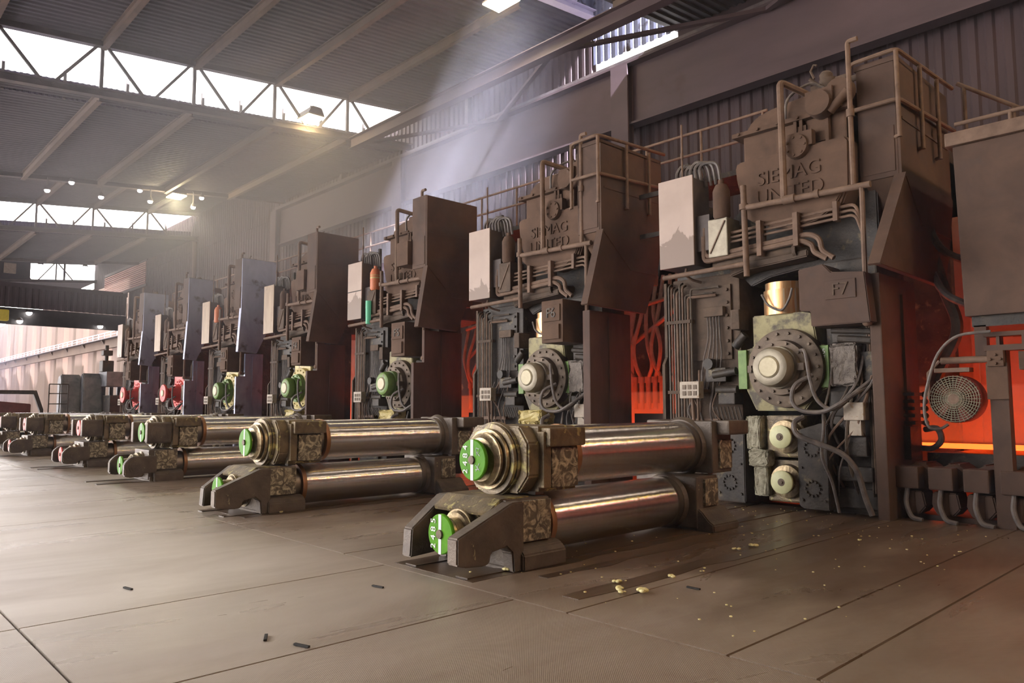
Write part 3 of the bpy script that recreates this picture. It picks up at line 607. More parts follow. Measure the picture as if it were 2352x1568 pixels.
# backup rolls in the stands
def backup(i):
    lab = ['big brown bearing cover with round pale cap and green plates in stand F7', 'round bearing cover with large pale cap in stand F6', 'bearing end with pale green ring cap beside the rust red side plate',
           'green bearing cap on a yellow flange in the fourth stand from the nearest', 'green bearing cap in front of the blue grey plates', 'bright red bearing hub beside the tall blue lit plate', 'bright red bearing hub of the farthest stand'][i]
    B = empty('backup_roll', (XC[i] + .04, 11.9, 2.29), lab, 'backup roll', 'backup roll ends in the mill stands')
    cm = ['backchock', 'backchock', 'backchock', 'yellowflange', 'yellowflange', 'red', 'red'][i]
    q = MB().prism([(-.62, .92), (.42, .92), (.5, .38), (.66, .34), (.66, -.33), (.5, -.4), (.25, -.7), (-.6, -.7), (-.78, -.33), (-.78, .34), (-.62, .38)], 'Y', -.06, .6, .02)
    q.build('chock', cm, B)
    if i < 3:
        for xa, xb in ((-.88, -.72), (.50, .70)):
            MB().box(xa, xb, -.12, -.05, -.33, .34, .008).build('green_plate', 'green_old' if i else 'green_old', B)
        if i == 0: 
            for k, s in enumerate(('25', '87')): text('plate_number', s, .11, .004, 'white', B, Matrix.Translation((.60, -.125, .24 - .1 * k)) @ FACE)
    if i < 5:
        fm = 'coverplate' if i < 3 else 'yellowflange'
        q = MB().lathe([(-.22, .60), (-.2, .645), (-.02, .66), (0, .66)], (0, 0, 0), 'Y', 48); q.bolts((0, -.22, 0), .57, 18, .026, .035)
        q.box(-.63, -.56, -.26, -.2, -.06, .06).build('flange', fm, B, True)
        pm = ['coverplate', 'coverplate', 'coverplate', 'green_old', 'green_old'][i]
        q = MB().lathe([(-.36, .36), (-.35, .44), (-.24, .46), (-.21, .46)], (0, 0, 0), 'Y', 40); q.bolts((0, -.36, 0), .40, 10, .024, .03)
        q.box(.34, .46, -.48, -.3, -.06, .06, .01).build('cover', pm, B, True)
        pm = ['cap_grey', 'cap_grey', 'green_old', 'green_old', 'green_old'][i]
        MB().lathe([(-.72, .18), (-.725, .24), (-.70, .29), (-.62, .325), (-.52, .325), (-.50, .30), (-.47, .30), (-.46, .34), (-.35, .35)], (0, 0, 0), 'Y', 40, False).build('cap', pm, B, True)
        MB().lathe([(-.745, 0.001), (-.745, .15), (-.72, .175), (-.69, .175)], (0, 0, 0), 'Y', 32).build('cap_face', 'cap_pale', B, True)
    else:
        q = MB().lathe([(-.10, .55), (-.05, .6), (0, .6)], (0, 0, 0), 'Y', 40); q.bolts((0, -.1, 0), .5, 14, .03, .05); q.build('flange', 'red', B, True)
        MB().lathe([(-.55, .2), (-.45, .22), (-.2, .34), (-.1, .42)], (0, 0, 0), 'Y', 32, False).build('cover', 'red', B, True)
        MB().lathe([(-.74, .14), (-.75, .36), (-.70, .38), (-.66, .36), (-.60, .22), (-.5, .2)], (0, 0, 0), 'Y', 40).build('cap', 'red', B, True)
        MB().lathe([(-.775, 0.001), (-.775, .13), (-.74, .15)], (0, 0, 0), 'Y', 24).build('cap_face', 'cap_pale', B, True)
    return B
for i in range(7): backup(i)
# working rolls inside stand F7
for z, l in ((1.175, 'work roll end with pale yellow disc, upper one inside stand F7'), (.455, 'work roll end with pale yellow disc, lower one inside stand F7')):
    W = empty('mill_work_roll', (XC[0] + .04, 11.6, z), l, 'work roll', 'work roll ends inside stand F7')
    MB().lathe([(-.14, .001), (-.14, .172), (-.13, .185), (-.10, .185)], (0, 0, 0), 'Y', 36).build('end_disc', 'paledisc', W, True)
    MB().lathe([(-.145, .02), (-.142, .06)], (0, 0, 0), 'Y', 20, False).lathe([(-.16, .001), (-.16, .025), (-.14, .025)], (0, 0, 0), 'Y', 12).build('centre', 'coverplate', W, True)
    MB().lathe([(-.10, .16), (.0, .17), (.02, .26), (.12, .28), (.14, .31), (.3, .31)], (0, 0, 0), 'Y', 32).build('neck', 'neck', W, True)
    MB().box(-.36, .24, .12, .9, -.34, .34, .03).build('chock', 'chock', W)

# control cabinets on the stands
clab = ['tall pale control cabinet with a brown tide mark, on stand F7 beside its entry post', 'tall control cabinet with a ragged pale patch, on stand F6', 'pale control cabinet with two doors, beside the orange accumulator bottle',
        'orange brown control cabinet on the fourth stand from the nearest', 'tan control cabinet on the stand with blue grey lower plates', 'narrow pale control cabinet before the tall blue lit plate', 'pale control cabinet hung on the farthest stand']
for i in range(7):
    C = empty('control_cabinet', (XC[i] - 1.84, 11.5, 4.19), clab[i], 'cabinet', 'control cabinets along the mill')
    MB().box(-.34, .34, .0, .56, 0, 1.62, .012).build('body', 'cab_side', C)
    d = MB().box(-.37, .37, -.03, 0, 0.0, 1.65, .008)
    d.build('door', 'cab' if i in (0, 1, 2, 6) else 'cab_tan', C)
    if i == 2: MB().box(-.37, .37, -.035, -.03, .80, .825).build('door_gap', 'dark', C)
    mb = MB()
    for k in range(6):
        a = -.15 + .1 * k; mb.hose([(a, .3, 1.6), (a - .02, .3, 1.85), (a + .1, .33, 1.98 - .03 * (k % 3)), (a + .28, .38, 1.86), (a + .34, .4, 1.5)], .03, 6, 5)
    mb.build('cable_loops', 'hose', C, True)
    MB().cyl((-.02, .25, 1.62), (-.02, .25, 2.75), .018).cyl((-.02, .25, 2.1), (-.02, .25, 2.2), .028).build('vent_mast', 'pipe', C, True)
    MB().box(.34, .62, .1, .4, .25, .9, .01).build('side_box', 'cab_side', C)
    q = MB().hose([(.05, .2, 0), (.05, .2, -.12), (.1, .3, -.2), (.2, .45, -.25)], .025); q.build('cable_gland', 'pipe', C, True)
# vertical accumulators between cabinet and housing
for i in range(7):
    lab = ['small grey accumulator bottle beside the cabinet of stand F7', 'brown accumulator bottle beside the cabinet of stand F6', 'orange accumulator bottle with yellow bands', 'dark accumulator bottle on the fourth stand', 'bright orange accumulator bottle near the blue grey plates', 'dark accumulator bottle on the sixth stand', 'dark accumulator bottle on the farthest stand'][i]
    A = empty('accumulator', (XC[i] - .98, 11.62, 4.7), lab, 'accumulator')
    colm = grime('accumulator_orange', (.55, .14, .05), (.66, .22, .09), 5, .5) if i in (2, 4) else M['dust']
    MB().lathe([(.25, .12), (.3, .15), (.75, .15), (.86, .10), (.88, .05), (.95, .05)], (0, 0, 0), 'Z', 20).build('bottle', colm, A, True)
    if i == 2: MB().lathe([(.58, .153), (.62, .153)], (0, 0, 0), 'Z', 20).lathe([(.66, .153), (.68, .153)], (0, 0, 0), 'Z', 20).build('band', 'yellowflange', A, True)
    MB().box(-.24, .14, -.08, .35, -.42, .26, .02).build('bracket_box', 'cap_grey' if i == 0 else 'mill', A)
    MB().beam((-.2, -.09, -.35), (.1, -.09, .2), .02, .02).build('brace', 'pipe', A)
    if i == 2: MB().lathe([(-.55, .07), (0.1, .08)], (-.1, -.16, -.15), 'Z', 12).build('lit_gauge', 'bottle_green', A, True)
# switch boxes on the entry side
for i in range(7):
    lab = ['white push-button box with six buttons on stand F7', 'grey push-button box at the entry post of stand F6', 'push-button box at the foot of the third stand from the nearest', 'push-button box at the foot of the fourth stand', 'push-button box at the foot of the fifth stand', 'push-button box at the foot of the sixth stand', 'push-button box at the foot of the farthest stand'][i]
    Bx = empty('switch_box', (XC[i] - 1.66, 11.5, 1.81), lab, 'switch box', 'push-button boxes along the mill')
    MB().box(-.2, .2, 0, .16, 0, .3, .012).build('case', 'box_white', Bx)
    mb = MB()
    for a in (-.1, .01, .12):
        for zc in (.09, .2): mb.box(a - .035, a + .035, -.012, 0, zc - .04, zc + .04, .004)
    mb.build('buttons', 'coverplate', Bx)
    MB().cyl((0, .1, 0), (.05, .1, -.9), .03).cyl((.1, .12, 0), (.1, .12, -.5), .02).box(-.05, .2, .16, .5, .1, .16).build('pipe_stem', 'pipe', Bx, True)

# ================================================================== GROUND ROLLS ON THE FLOOR
def roll(up, var, pos, label, disc='green', number=None, mirror=None):
    """roll along +Y, barrel between y=0 and 2.55; origin under the barrel's front end on the floor"""
    z = 1.10 if up else .365; R = .35 if up else .335
    t = empty('work_roll', pos, label, 'work roll', 'ground work rolls stacked in pairs on the floor')
    B = lambda n, q, mt, sm=False, par=None: q.build(n, mt, par or t, sm)
    B('barrel', MB().lathe([(-.2, R), (-.199, R), (2.15, R), (2.2, R - .012), (2.3, R - .012)], (0, 0, z), 'Y', 72), 'roll', True)
    B('collar', MB().lathe([(-.24, R + .012), (-.2, R + .018), (-.165, R + .012)], (0, 0, z), 'Y', 48), 'ring', True)
    B('end_ring', MB().lathe([(2.22, R - .03), (2.25, R + .01), (2.36, R + .01), (2.40, R - .05)], (0, 0, z), 'Y', 48), 'rollend', True)
    fr = -1.55 if up else -1.56                                    # disc position
    rd = .222 if up else .205
    dm = {'green': 'green', 'red': 'red', 'grey': 'rollend'}[disc]
    D = B('end_disc', MB().lathe([(fr, .001), (fr, rd - .01), (fr + .01, rd), (fr + .035, rd), (fr + .04, rd - .03)], (0, 0, z), 'Y', 40), dm, True)
    if disc != 'grey':
        MB().box(-.022, .022, fr - .004, fr + .002, z - rd + .005, z + rd - .005).build('stripe', 'white', D)
        MB().lathe([(fr - .02, .012), (fr - .02, .045), (fr, .05)], (0, 0, z), 'Y', 18).build('hub', 'coverplate', D, True)
    if number:
        for kk, ch in enumerate(number):
            text('number', ch, .112, .003, 'white', D, Matrix.Translation((-.105, fr - .004, z + (kk - 1.5) * .085)) @ FACE @ Matrix.Rotation(PI / 2, 4, 'Z'))
        if up:
            q = MB()
            for pts in ([(.07, .13), (.08, .05)], [(.07, .13), (.12, .12), (.11, .085), (.075, .09), (.13, .045)], [(.06, -.05), (.13, -.11)], [(.12, -.03), (.07, -.12)], [(.06, -.10), (.12, -.09)]):
                q.tube([(a, fr - .003, z + b2) for a, b2 in pts], .003, 5)
            q.build('chalk_mark', 'fence', D)
    # neck and bearing steps
    if up:
        st = [(.03, .12, .15, .155), (.12, .18, .16, .21), (.18, .24, .235, .27), (.25, .30, .29, .29), (.30, .34, .255, .255), (.34, .40, .325, .33), (.405, .9, .32, .32)]
        B('bearing_ring', MB().lathe([(-1.29, .33), (-1.29, .385), (-1.255, .39), (-1.255, .36), (-1.24, .36), (-1.24, .40), (-1.18, .405)], (0, 0, z), 'Y', 48, False), 'chock', True)
    else:
        st = [(.03, .12, .14, .15), (.12, .22, .155, .155), (.22, .25, .20, .22), (.25, .32, .235, .235), (.33, .36, .205, .205), (.36, .42, .27, .275), (.425, .46, .24, .24), (.46, .54, .295, .30), (.54, .75, .31, .31)]
    kf = .62 if up else .95
    prof = [q2 for a, b2, ra, rb in st for q2 in ((fr + a * kf, ra), (fr + b2 * kf, rb))]
    B('neck', MB().lathe(prof, (0, 0, z), 'Y', 48), 'neck', True)
    B('inner_neck', MB().lathe([(-.6, .27), (-.19, .28)], (0, 0, z), 'Y', 32), 'rollend', True)
    ft = .02
    if up:
        q = MB().prism([(-.50, .93), (-.34, .74), (.34, .74), (.50, .93), (.50, 1.28), (.36, 1.46), (-.36, 1.46), (-.50, 1.28)], 'Y', -1.20, -1.0, .02).box(-.48, .48, -1.02, -.42, .75, 1.46, .02)
        for sg in (-1, 1):
            a, b2 = sorted((.42 * sg, .62 * sg)); q.box(a, b2, -.98, -.40, 1.24, 1.44, .02)
            a, b2 = sorted((.44 * sg, .56 * sg)); q.box(a, b2, -1.02, -.90, .80, 1.40, .012)
        B('front_chock', q, 'chock')
        B('wear_plate', MB().box(.47, .535, -.86, -.44, .79, 1.22, .01), 'wear'); B('wear_plate', MB().box(-.535, -.47, -.86, -.44, .79, 1.22, .01), 'wear')
        if var == 'arm': pass
        else:
            for sgn in (-1, 1):
                q = MB().box(min(.42 * sgn, .58 * sgn), max(.42 * sgn, .58 * sgn), -1.60, -1.05, .86, 1.34, .04); B('side_arm', q, 'chock_dark')
                B('pivot', MB().lathe([(.58 * sgn, .17), (.60 * sgn, .17), (.605 * sgn, .12), (.62 * sgn, .12), (.625 * sgn, .05), (.64 * sgn, .05)], (0, -1.36, 1.1), 'X', 24), 'chock_dark', True)
        q = MB().box(-.5, .5, 2.40, 2.90, .74, 1.46, .02).lathe([(2.34, .38), (2.42, .42)], (0, 0, z), 'Y', 40)
        for sg in (-1, 1):
            a, b2 = sorted((.44 * sg, .70 * sg)); q.box(a, b2, 2.52, 3.05, 1.27, 1.47, .03)
        B('rear_chock', q, 'chock_dark'); B('wear_plate', MB().box(.49, .535, 2.55, 2.86, .80, 1.2, .01), 'wear')
        for bx in ((.25, .36, -.95, -.82), (-.36, -.25, -.95, -.82), (.25, .36, 2.5, 2.62), (-.36, -.25, 2.5, 2.62)): B('spacer', MB().box(*bx, .71, .745), 'rollend')
    else:
        q = MB().box(-.5, .5, -1.10, -.46, .03, .71, .02)
        for sg in (-1, 1): q.prism([(.46 * sg, 0), (.66 * sg, 0), (.66 * sg, .16), (.6 * sg, .22), (.53 * sg, .25), (.46 * sg, .25)], 'Y', -1.0, -.36, .015)
        B('front_chock', q, 'chock_dark')
        B('wear_plate', MB().box(.48, .55, -.98, -.48, .27, .69, .01), 'wear'); B('wear_plate', MB().box(-.55, -.48, -.98, -.48, .27, .69, .01), 'wear')
        for sgn in (-1, 1):
            a, b2 = sorted((.46 * sgn, .62 * sgn))
            if var == 'arm':
                q = MB().prism([(-1.84, .42), (-1.84, .17), (-1.74, .14), (-1.5, .12), (-1.42, .14), (-1.40, .24), (-1.2, .27), (-1.12, .2), (-1.10, 0), (-.95, 0), (-.95, .70), (-1.12, .70)] if sgn > 0 else [(-1.58, .37), (-1.60, .07), (-1.25, .09), (-1.2, .2), (-1.1, .2), (-1.1, 0), (-.95, 0), (-.95, .70), (-1.12, .70)], 'X', a, b2, .015)
                B('side_arm', q, 'chock_dark')
            else:
                B('side_arm', MB().prism([(-1.58, .5), (-1.64, .42), (-1.64, .16), (-1.54, .12), (-1.25, .12), (-1.25, .2), (-.95, .2), (-.95, .58), (-1.48, .58)], 'X', a, b2, .02), 'chock_dark')
                B('pivot', MB().lathe([(.62 * sgn, .17), (.64 * sgn, .17), (.645 * sgn, .12), (.66 * sgn, .12), (.665 * sgn, .05), (.68 * sgn, .05)], (0, -1.38, .365), 'X', 24), 'chock_dark', True)
        if var == 'arm': B('hood_cover', MB().prism([(-1.3, .60), (-1.12, .72), (-.7, .72), (-.7, .66), (-1.1, .66), (-1.28, .55)], 'X', -.45, .45, .01), 'chock')
        B('foot', MB().box(-.55, .55, -1.08, -.90, 0, .1), 'chock_dark')
        q = MB().box(-.5, .5, 2.40, 2.92, .03, .72, .02).lathe([(2.34, .35), (2.42, .39)], (0, 0, z), 'Y', 40)
        for sgn in (-1, 1): q.prism([(.46 * sgn, 0), (.74 * sgn, 0), (.74 * sgn, .1), (.66 * sgn, .15), (.56 * sgn, .26), (.5 * sgn, .30), (.46 * sgn, .3)], 'Y', 2.42, 3.06, .015)
        B('rear_chock', q, 'chock_dark'); B('wear_plate', MB().box(.49, .54, 2.56, 2.88, .32, .68, .01), 'wear')
    return t
# (x, y of the lower barrel's front end)
spots = [(-6.22, 6.42), (-12.0, 6.45), (-18.75, 6.95), (-24.4, 7.0), (-31.6, 7.0), (-38.0, 7.3), (-44.0, 7.5)]
ul = ['upper ground steel roll with green end disc 2484, nearest stack', 'upper ground steel roll, second stack away, its green disc seen nearly edge on', 'upper ground roll with round pivot boss, green disc beside it, third stack away',
      'upper ground roll with red disc edge, fourth stack away', 'upper bright roll with red disc, fifth stack away', 'upper bluish roll, sixth stack away', 'upper roll of the most distant stack']
ll = ['lower ground steel roll with green end disc 2485 between sloping arms', 'lower ground steel roll with sloping arms, second stack away', 'lower ground roll with round pivot boss, third stack away', 'lower ground roll with red disc edge, fourth stack away',
      'lower bright roll with cream smeared chock, fifth stack away', 'lower bluish roll, sixth stack away', 'lower roll of the most distant stack']
for i, (x, y) in enumerate(spots):
    v = 'arm' if i < 2 else 'boss'; d = 'green' if i < 3 else 'red'
    roll(False, v, (x, y, 0), ll[i], d, '2485' if i == 0 else None)
    roll(True, v, (x, y + .42, 0), ul[i], d, '2484' if i == 0 else None)
    # rail beds and oily streaks
    rl = empty('roll_rail', (x, 8.5, 0), 'pair of flat steel rails under the %s stack of rolls' % ['nearest', 'second nearest', 'third nearest', 'fourth nearest', 'fifth nearest', 'sixth nearest', 'most distant'][i], 'rail', 'flat rails under the roll stacks')
    for a in (-.42, .42): MB().box(a - .09, a + .09, -3.7, 3.5, 0, .012).build('bar', 'oil', rl)
tag(MB().prism(patch_outline(-4.62, -4.42, 5.0, 12.0, 4), 'Z', 0, .004).build('oil_streak', 'oil'), 'dark wet oil streak running from the cream lumps toward stand F7', 'oil stain', 'oil streaks on the floor')
tag(MB().prism(patch_outline(-5.35, -5.18, 5.4, 11.6, 5), 'Z', 0, .004).build('oil_streak', 'oil'), 'rusty oil streak beside the nearest lower roll', 'oil stain', 'oil streaks on the floor')
tag(MB().prism(patch_outline(-6.9, -5.55, 4.75, 9.9, 6), 'Z', 0, .003).build('oil_streak', 'oil'), 'broad oily patch under the nearest roll stack', 'oil stain', 'oil streaks on the floor')
tag(MB().prism(patch_outline(-12.7, -11.2, 5.0, 9.6, 7), 'Z', 0, .003).build('oil_streak', 'oil'), 'broad oily patch under the second nearest roll stack', 'oil stain', 'oil streaks on the floor')

# ================================================================== HOT STRIP LINE BEHIND THE STANDS
tag(MB().box(-46, 3.5, 13.7, 15.1, .97, .995).build('hot_strip', 'hot'), 'glowing orange steel strip running behind the mill stands', 'steel strip')
rt = empty('roller_table', (-2, 13.2, 0), 'dark roller table carrying the glowing strip past stand F7', 'roller table')
MB().box(-2.2, 6, -.15, .1, .55, .93).build('side_frame', 'mill_dark', rt)
MB().box(-2.2, 6, 2.1, 2.3, .0, 1.0).build('side_frame', 'mill_dark', rt)
mb = MB()
for k in range(7): MB().lathe([(0.1, .17), (2.1, .17)], (-1.9 + .62 * k, 0, .76), 'Y', 20).build('roller', 'mill', rt, True)
bw = empty('back_guard', (-20, 15.6, 0), 'long rust red guard plate behind the glowing strip', 'guard plate')
MB().box(-28, 26, 0, .1, 0, 5.2).build('plate', 'scale_red', bw)
mb = MB()
for k in range(40): mb.box(-28 + 1.37 * k, -27.9 + 1.37 * k, -.06, 0, 0, 5.2)
mb.build('ribs', 'scale_red', bw)
for i in range(7):
    x = XC[i] - 3.42                                               # gap on the entry side of stand i
    lb = ['beside stand F7', 'between the third stand and stand F6', 'beyond the third stand', 'beyond the fourth stand', 'beyond the fifth stand', 'beyond the sixth stand', 'beyond the farthest stand'][i]
    G = empty('hose_bundle', (x * 1.16, 15.15, 0), 'red lit hoses and looper pipes in the gap ' + lb, 'hose bundle', 'hose bundles between the mill stands')
    rnd = random.Random(30 + i)
    T = empty('strip_guide', (x, 13.1, 0), 'low red lit guide beam across the gap ' + lb, 'guide beam', 'strip guides between the mill stands')
    MB().box(-.6, .55, -.1, 0, 1.25, 1.52).build('guide_beam', 'side', T)
    MB().box(-.6, .55, -.02, .05, .0, 1.25).build('guide_plate', 'scale_red', T)
    MB().box(-1.0, 1.0, .33, .36, 1.75, 5.0).build('dark_backing', 'mill_dark', G)  # added dark sheet that keeps the background behind the lit hoses dark
    for k in range(8):
        a = -.75 + .2 * k
        q = MB().hose([(a, .2, 4.9), (a + rnd.uniform(-.12, .12), .05, 4.0), (a + rnd.uniform(-.25, .25), -.05, 3.2), (a + rnd.uniform(-.2, .2), -.05, 2.7), (a, .05, 2.35)], .05, 8, 6)
        q.cyl((a, .05, 2.4), (a, .05, 1.6), .06).lathe([(2.25, .085), (2.4, .085)], (a, .05, 0), 'Z', 10); q.build('hose', 'hose_red', G, True)
    MB().cyl((-.9, .1, 3.2), (.8, -.1, 4.1), .055).build('pipe', 'hose_red', G, True); MB().cyl((-.9, .0, 4.1), (.8, .1, 4.4), .055).build('pipe', 'hose_red', G, True)
# service walkway along the tops of the stands
wk = empty('service_walkway', (-25, 14.6, 6.76), 'service walkway with handrail above and behind the mill stands', 'walkway')
MB().box(-17, 17.6, -.2, 1.2, -.12, 0).build('deck', 'mill_dark', wk)
for zz in (1.1, .6): MB().cyl((-17, -.2, zz), (17.6, -.2, zz), .03).build('handrail', 'pipe', wk, True)
for k in range(24): MB().cyl((-17 + 1.5 * k, -.2, 0), (-17 + 1.5 * k, -.2, 1.1), .028).build('rail_post', 'pipe', wk, True)

# ================================================================== RIGHT OF STAND F7
for k in range(4):
    l = ['table motor with square terminal box, next to stand F7', 'table motor with square terminal box, second from stand F7', 'table motor with square terminal box, just before the steel post', 'table motor half hidden behind the steel post'][k]
    T = empty('table_motor', (-4.12 + .45 * k, 12.15, 0), l, 'motor', 'roller table motors in a row')
    MB().box(-.17, .15, -.25, .05, .46, .78, .02).build('terminal_box', 'hood', T)
    q = MB().lathe([(.0, .16), (.05, .2), (.6, .2), (.65, .12)], (.08, 0, .62), 'Y', 20)
    for a in range(10): q.box(.08 + .2 * math.cos(a * .63) - .015, .08 + .2 * math.cos(a * .63) + .015, .1, .55, .62 + .2 * math.sin(a * .63) - .015, .62 + .2 * math.sin(a * .63) + .015)
    q.build('body', 'hood', T, True)
    MB().prism([(-.16, .42), (.16, .42), (.2, .2), (.1, .08), (-.1, .08), (-.18, .22)], 'Y', -.12, .3, .02).build('gear_foot', 'hood', T)
    MB().hose([(-.02, -.2, .46), (-.03, -.24, .25), (.05, -.28, .06), (.2, -.3, .02)], .035).build('cable', 'hose', T, True)
    MB().cyl((0, -.1, .42), (0, -.1, .1), .06).build('conduit', 'hood', T, True)
tag(MB().box(-4.4, -2.2, 12.25, 12.7, -.05, .06).build('plinth', 'hood'), 'low dusty plinth under the table motors', 'plinth')
pt = empty('steel_post', (-2.9, 12.05, 0), 'upright steel channel post with bolted beam holding the round fan', 'post')
MB().box(-.11, .11, -.1, -.07, 0, 2.45).box(-.11, -.085, -.07, .1, 0, 2.45).box(.085, .11, -.07, .1, 0, 2.45).build('channel', 'hood', pt)
MB().box(-.13, .13, -.16, -.1, 1.75, 2.25, .01).build('clamp_plate', 'dust', pt)
MB().box(-.15, 1.6, -.12, .12, 2.42, 2.5).box(-.15, 1.6, -.12, .12, 2.62, 2.68).box(.0, .04, -.1, .1, 2.48, 2.64).box(.3, .34, -.1, .1, 2.48, 2.64).box(.6, .64, -.1, .1, 2.48, 2.64).build('beam', 'hood', pt)
q = MB().box(-.1, .1, -.2, -.1, 2.2, 2.42, .01).bolts((0, -.2, 2.3), .06, 4, .02, .03); q.build('clamp', 'dust', pt)
MB().box(.25, .8, -.1, .1, 2.15, 2.4, .01).build('clamp_plate', 'dust', pt)
tag(MB().box(-.12, .12, -.12, .1, 0, 2.4).box(-.16, .16, -.16, .12, 0, .03).build('steel_column', 'hood', None, False, (-2.2, 12.3, 0)), 'second steel column behind the fan post, at the picture edge', 'column')
fn = empty('round_fan', (-3.42, 11.85, 1.76), 'round ventilator fan with mesh guard in front of the orange glow', 'fan')
MB().lathe([(-.02, .33), (.0, .335), (.30, .335), (.32, .32)], (0, 0, 0), 'Y', 40, False).lathe([(.3, .001), (.3, .33)], (0, 0, 0), 'Y', 40, False).build('casing', 'fan_red', fn, True)
q = MB()
for r in [.04 + .031 * k for k in range(10)]:
    q.tube([(r * math.cos(a), -.03 - .03 * (1 - (r / .34) ** 2), r * math.sin(a)) for a in [2 * PI * t / 36 for t in range(37)]], .0058, 4)
for k in range(36):
    a = 2 * PI * k / 36; q.tube([(.06 * math.cos(a), -.058, .06 * math.sin(a)), (.2 * math.cos(a), -.05, .2 * math.sin(a)), (.335 * math.cos(a), -.025, .335 * math.sin(a))], .0058, 4)
q.build('mesh_guard', 'cap_grey', fn)
MB().lathe([(-.065, .001), (-.065, .07), (-.05, .075)], (0, 0, 0), 'Y', 20).build('hub_badge', 'pipe', fn, True)
MB().lathe([(.1, .1), (.3, .1)], (0, 0, 0), 'Y', 16).build('motor', 'mill', fn, True)
q = MB()
for k in range(5):
    a = 2 * PI * k / 5; c, s_ = math.cos(a), math.sin(a)
    q.hexa([(c * .1 - s_ * .03, .08, s_ * .1 + c * .03), (c * .3 - s_ * .08, .06, s_ * .3 + c * .08), (c * .3 + s_ * .08, .14, s_ * .3 - c * .08), (c * .1 + s_ * .03, .12, s_ * .1 - c * .03),
            (c * .1 - s_ * .03, .09, s_ * .1 + c * .03), (c * .3 - s_ * .08, .07, s_ * .3 + c * .08), (c * .3 + s_ * .08, .15, s_ * .3 - c * .08), (c * .1 + s_ * .03, .13, s_ * .1 - c * .03)])
q.build('blades', 'fan_red', fn)
MB().cyl((-.18, .1, .55), (.45, .1, .55), .05).box(-.25, .2, .0, .2, .38, .44).tube([(-.36, .1, .0), (-.36, .1, .38), (-.2, .1, .55)], .025).build('yoke', 'pipe', fn, True)
MB().hose([(.5, -.05, .92), (.1, -.08, .88), (-.15, -.1, .65), (-.3, -.1, .25), (-.37, -.1, -.1), (-.33, -.1, -.38), (-.2, -.05, -.42), (-.1, .0, -.36)], .022).build('cable', 'hose', fn, True)
bh = empty('extraction_hood', (-1.2, 12.0, 0), 'huge dusty brown box hood with pale top rim at the picture edge', 'hood')
MB().hexa([(-2.08, 0, 2.93), (1.6, 0, 2.93), (1.6, 2.4, 2.93), (-2.08, 2.4, 2.93), (-2.12, 0, 5.42), (1.6, 0, 5.42), (1.6, 2.4, 5.42), (-2.12, 2.4, 5.42)], .015).build('body', 'hood', bh)
MB().box(-2.2, 1.7, -.08, 2.5, 5.42, 5.62, .02).build('rim', 'pipe', bh)
MB().box(-2.02, 1.6, .1, 2.3, 2.78, 2.93).build('bottom_frame', 'mill_dark', bh)
MB().cyl((-2.1, .1, 5.78), (1.6, .1, 5.78), .03).cyl((-1.4, .1, 5.6), (-1.4, .1, 5.8), .03).cyl((.2, .1, 5.6), (.2, .1, 5.8), .03).build('top_rail', 'pipe', bh, True)
MB().box(-2.0, -1.85, .1, .25, 2.3, 2.8).box(1.3, 1.5, .1, .3, 0, 2.8).build('leg', 'hood', bh)
ln = empty('ladder_rail', (-2.8, 14.2, 0), 'thin sloping handrail between the railed hood of stand F7 and the extraction hood', 'handrail')
MB().cyl((-1.0, 0, 7.2), (.4, 0, 6.1), .035).cyl((-.9, 0, 6.4), (-.9, 0, 7.1), .03).cyl((-.2, 0, 5.6), (-.2, 0, 6.55), .03).cyl((-.9, 0, 5.6), (-.9, 0, 6.4), .03).build('rail', 'pipe', ln, True)
for k, (z0, zz) in enumerate(((3.9, 3.2), (4.6, 3.5))):
    tag(MB().hose([(-4.1, 13.3, z0), (-3.8, 13.1, z0 - .5), (-3.3, 13.3, z0 - .75), (-2.9, 13.4, z0 - .8), (-2.5, 13.4, z0 - .75)], .06).build('red_lit_hose', 'hose', None, True), ['lower', 'upper'][k] + ' curved red lit hose between stand F7 and the extraction hood', 'hose')
tag(MB().hose([(-4.2, 13.5, 4.6), (-3.95, 13.4, 3.6), (-3.75, 13.3, 2.9), (-4.0, 13.3, 2.3), (-4.2, 13.4, 1.9)], .09).build('bent_pipe', 'pipe_dark', None, True), 'thick bent pipe lit red behind the guard column of stand F7', 'pipe')
tag(MB().hose([(-4.25, 12.95, 1.0), (-4.0, 12.7, 1.02), (-3.85, 12.6, 1.15), (-3.9, 12.6, 1.32), (-4.1, 12.7, 1.3)], .045).build('coiled_hose', 'hose', None, True), 'short dark coiled hose against the orange glow', 'hose')

# ================================================================== GREASE ON THE FLOOR
def lump(x, y, s, label, seed):
    rnd = random.Random(seed); q = MB()
    for k in range(5): q.ball((rnd.uniform(-.6, .6) * s, rnd.uniform(-.6, .6) * s, .25 * s), s * rnd.uniform(.3, .55), 1, 1, .6, 2)
    tag(q.build('grease_lump', 'grease', None, True, (x, y, .012)), label, 'grease lump', 'cream grease lumps on the floor')
for k, (x, y, s, l) in enumerate([(-4.21, 5.57, .075, 'largest cream grease lump, middle of the cluster on the oil streak'), (-4.40, 5.5, .06, 'cream grease lump in the cluster, on the side toward the rolls'), (-4.32, 5.42, .045, 'small cream lump in the cluster nearest the camera'),
        (-4.36, 6.25, .055, 'lone cream grease lump just beyond the cluster'), (-4.66, 7.98, .05, 'cream grease lump midway along the oil streak'), (-4.63, 8.32, .055, 'cream grease lump farther along the oil streak'), (-4.6, 5.72, .05, 'pale grease lump beyond the cluster, off the streak'),
        (-3.9, 9.6, .04, 'small cream lump before the keeper plate of stand F7'), (-3.75, 2.55, .05, 'cream lump alone on the near bare floor plate'), (-3.9, 2.35, .035, 'smaller cream lump alone on the near bare floor plate'), (-11.3, 5.65, .04, 'cream lump by the chock of the second roll stack')]):
    lump(x, y, s, l, k)
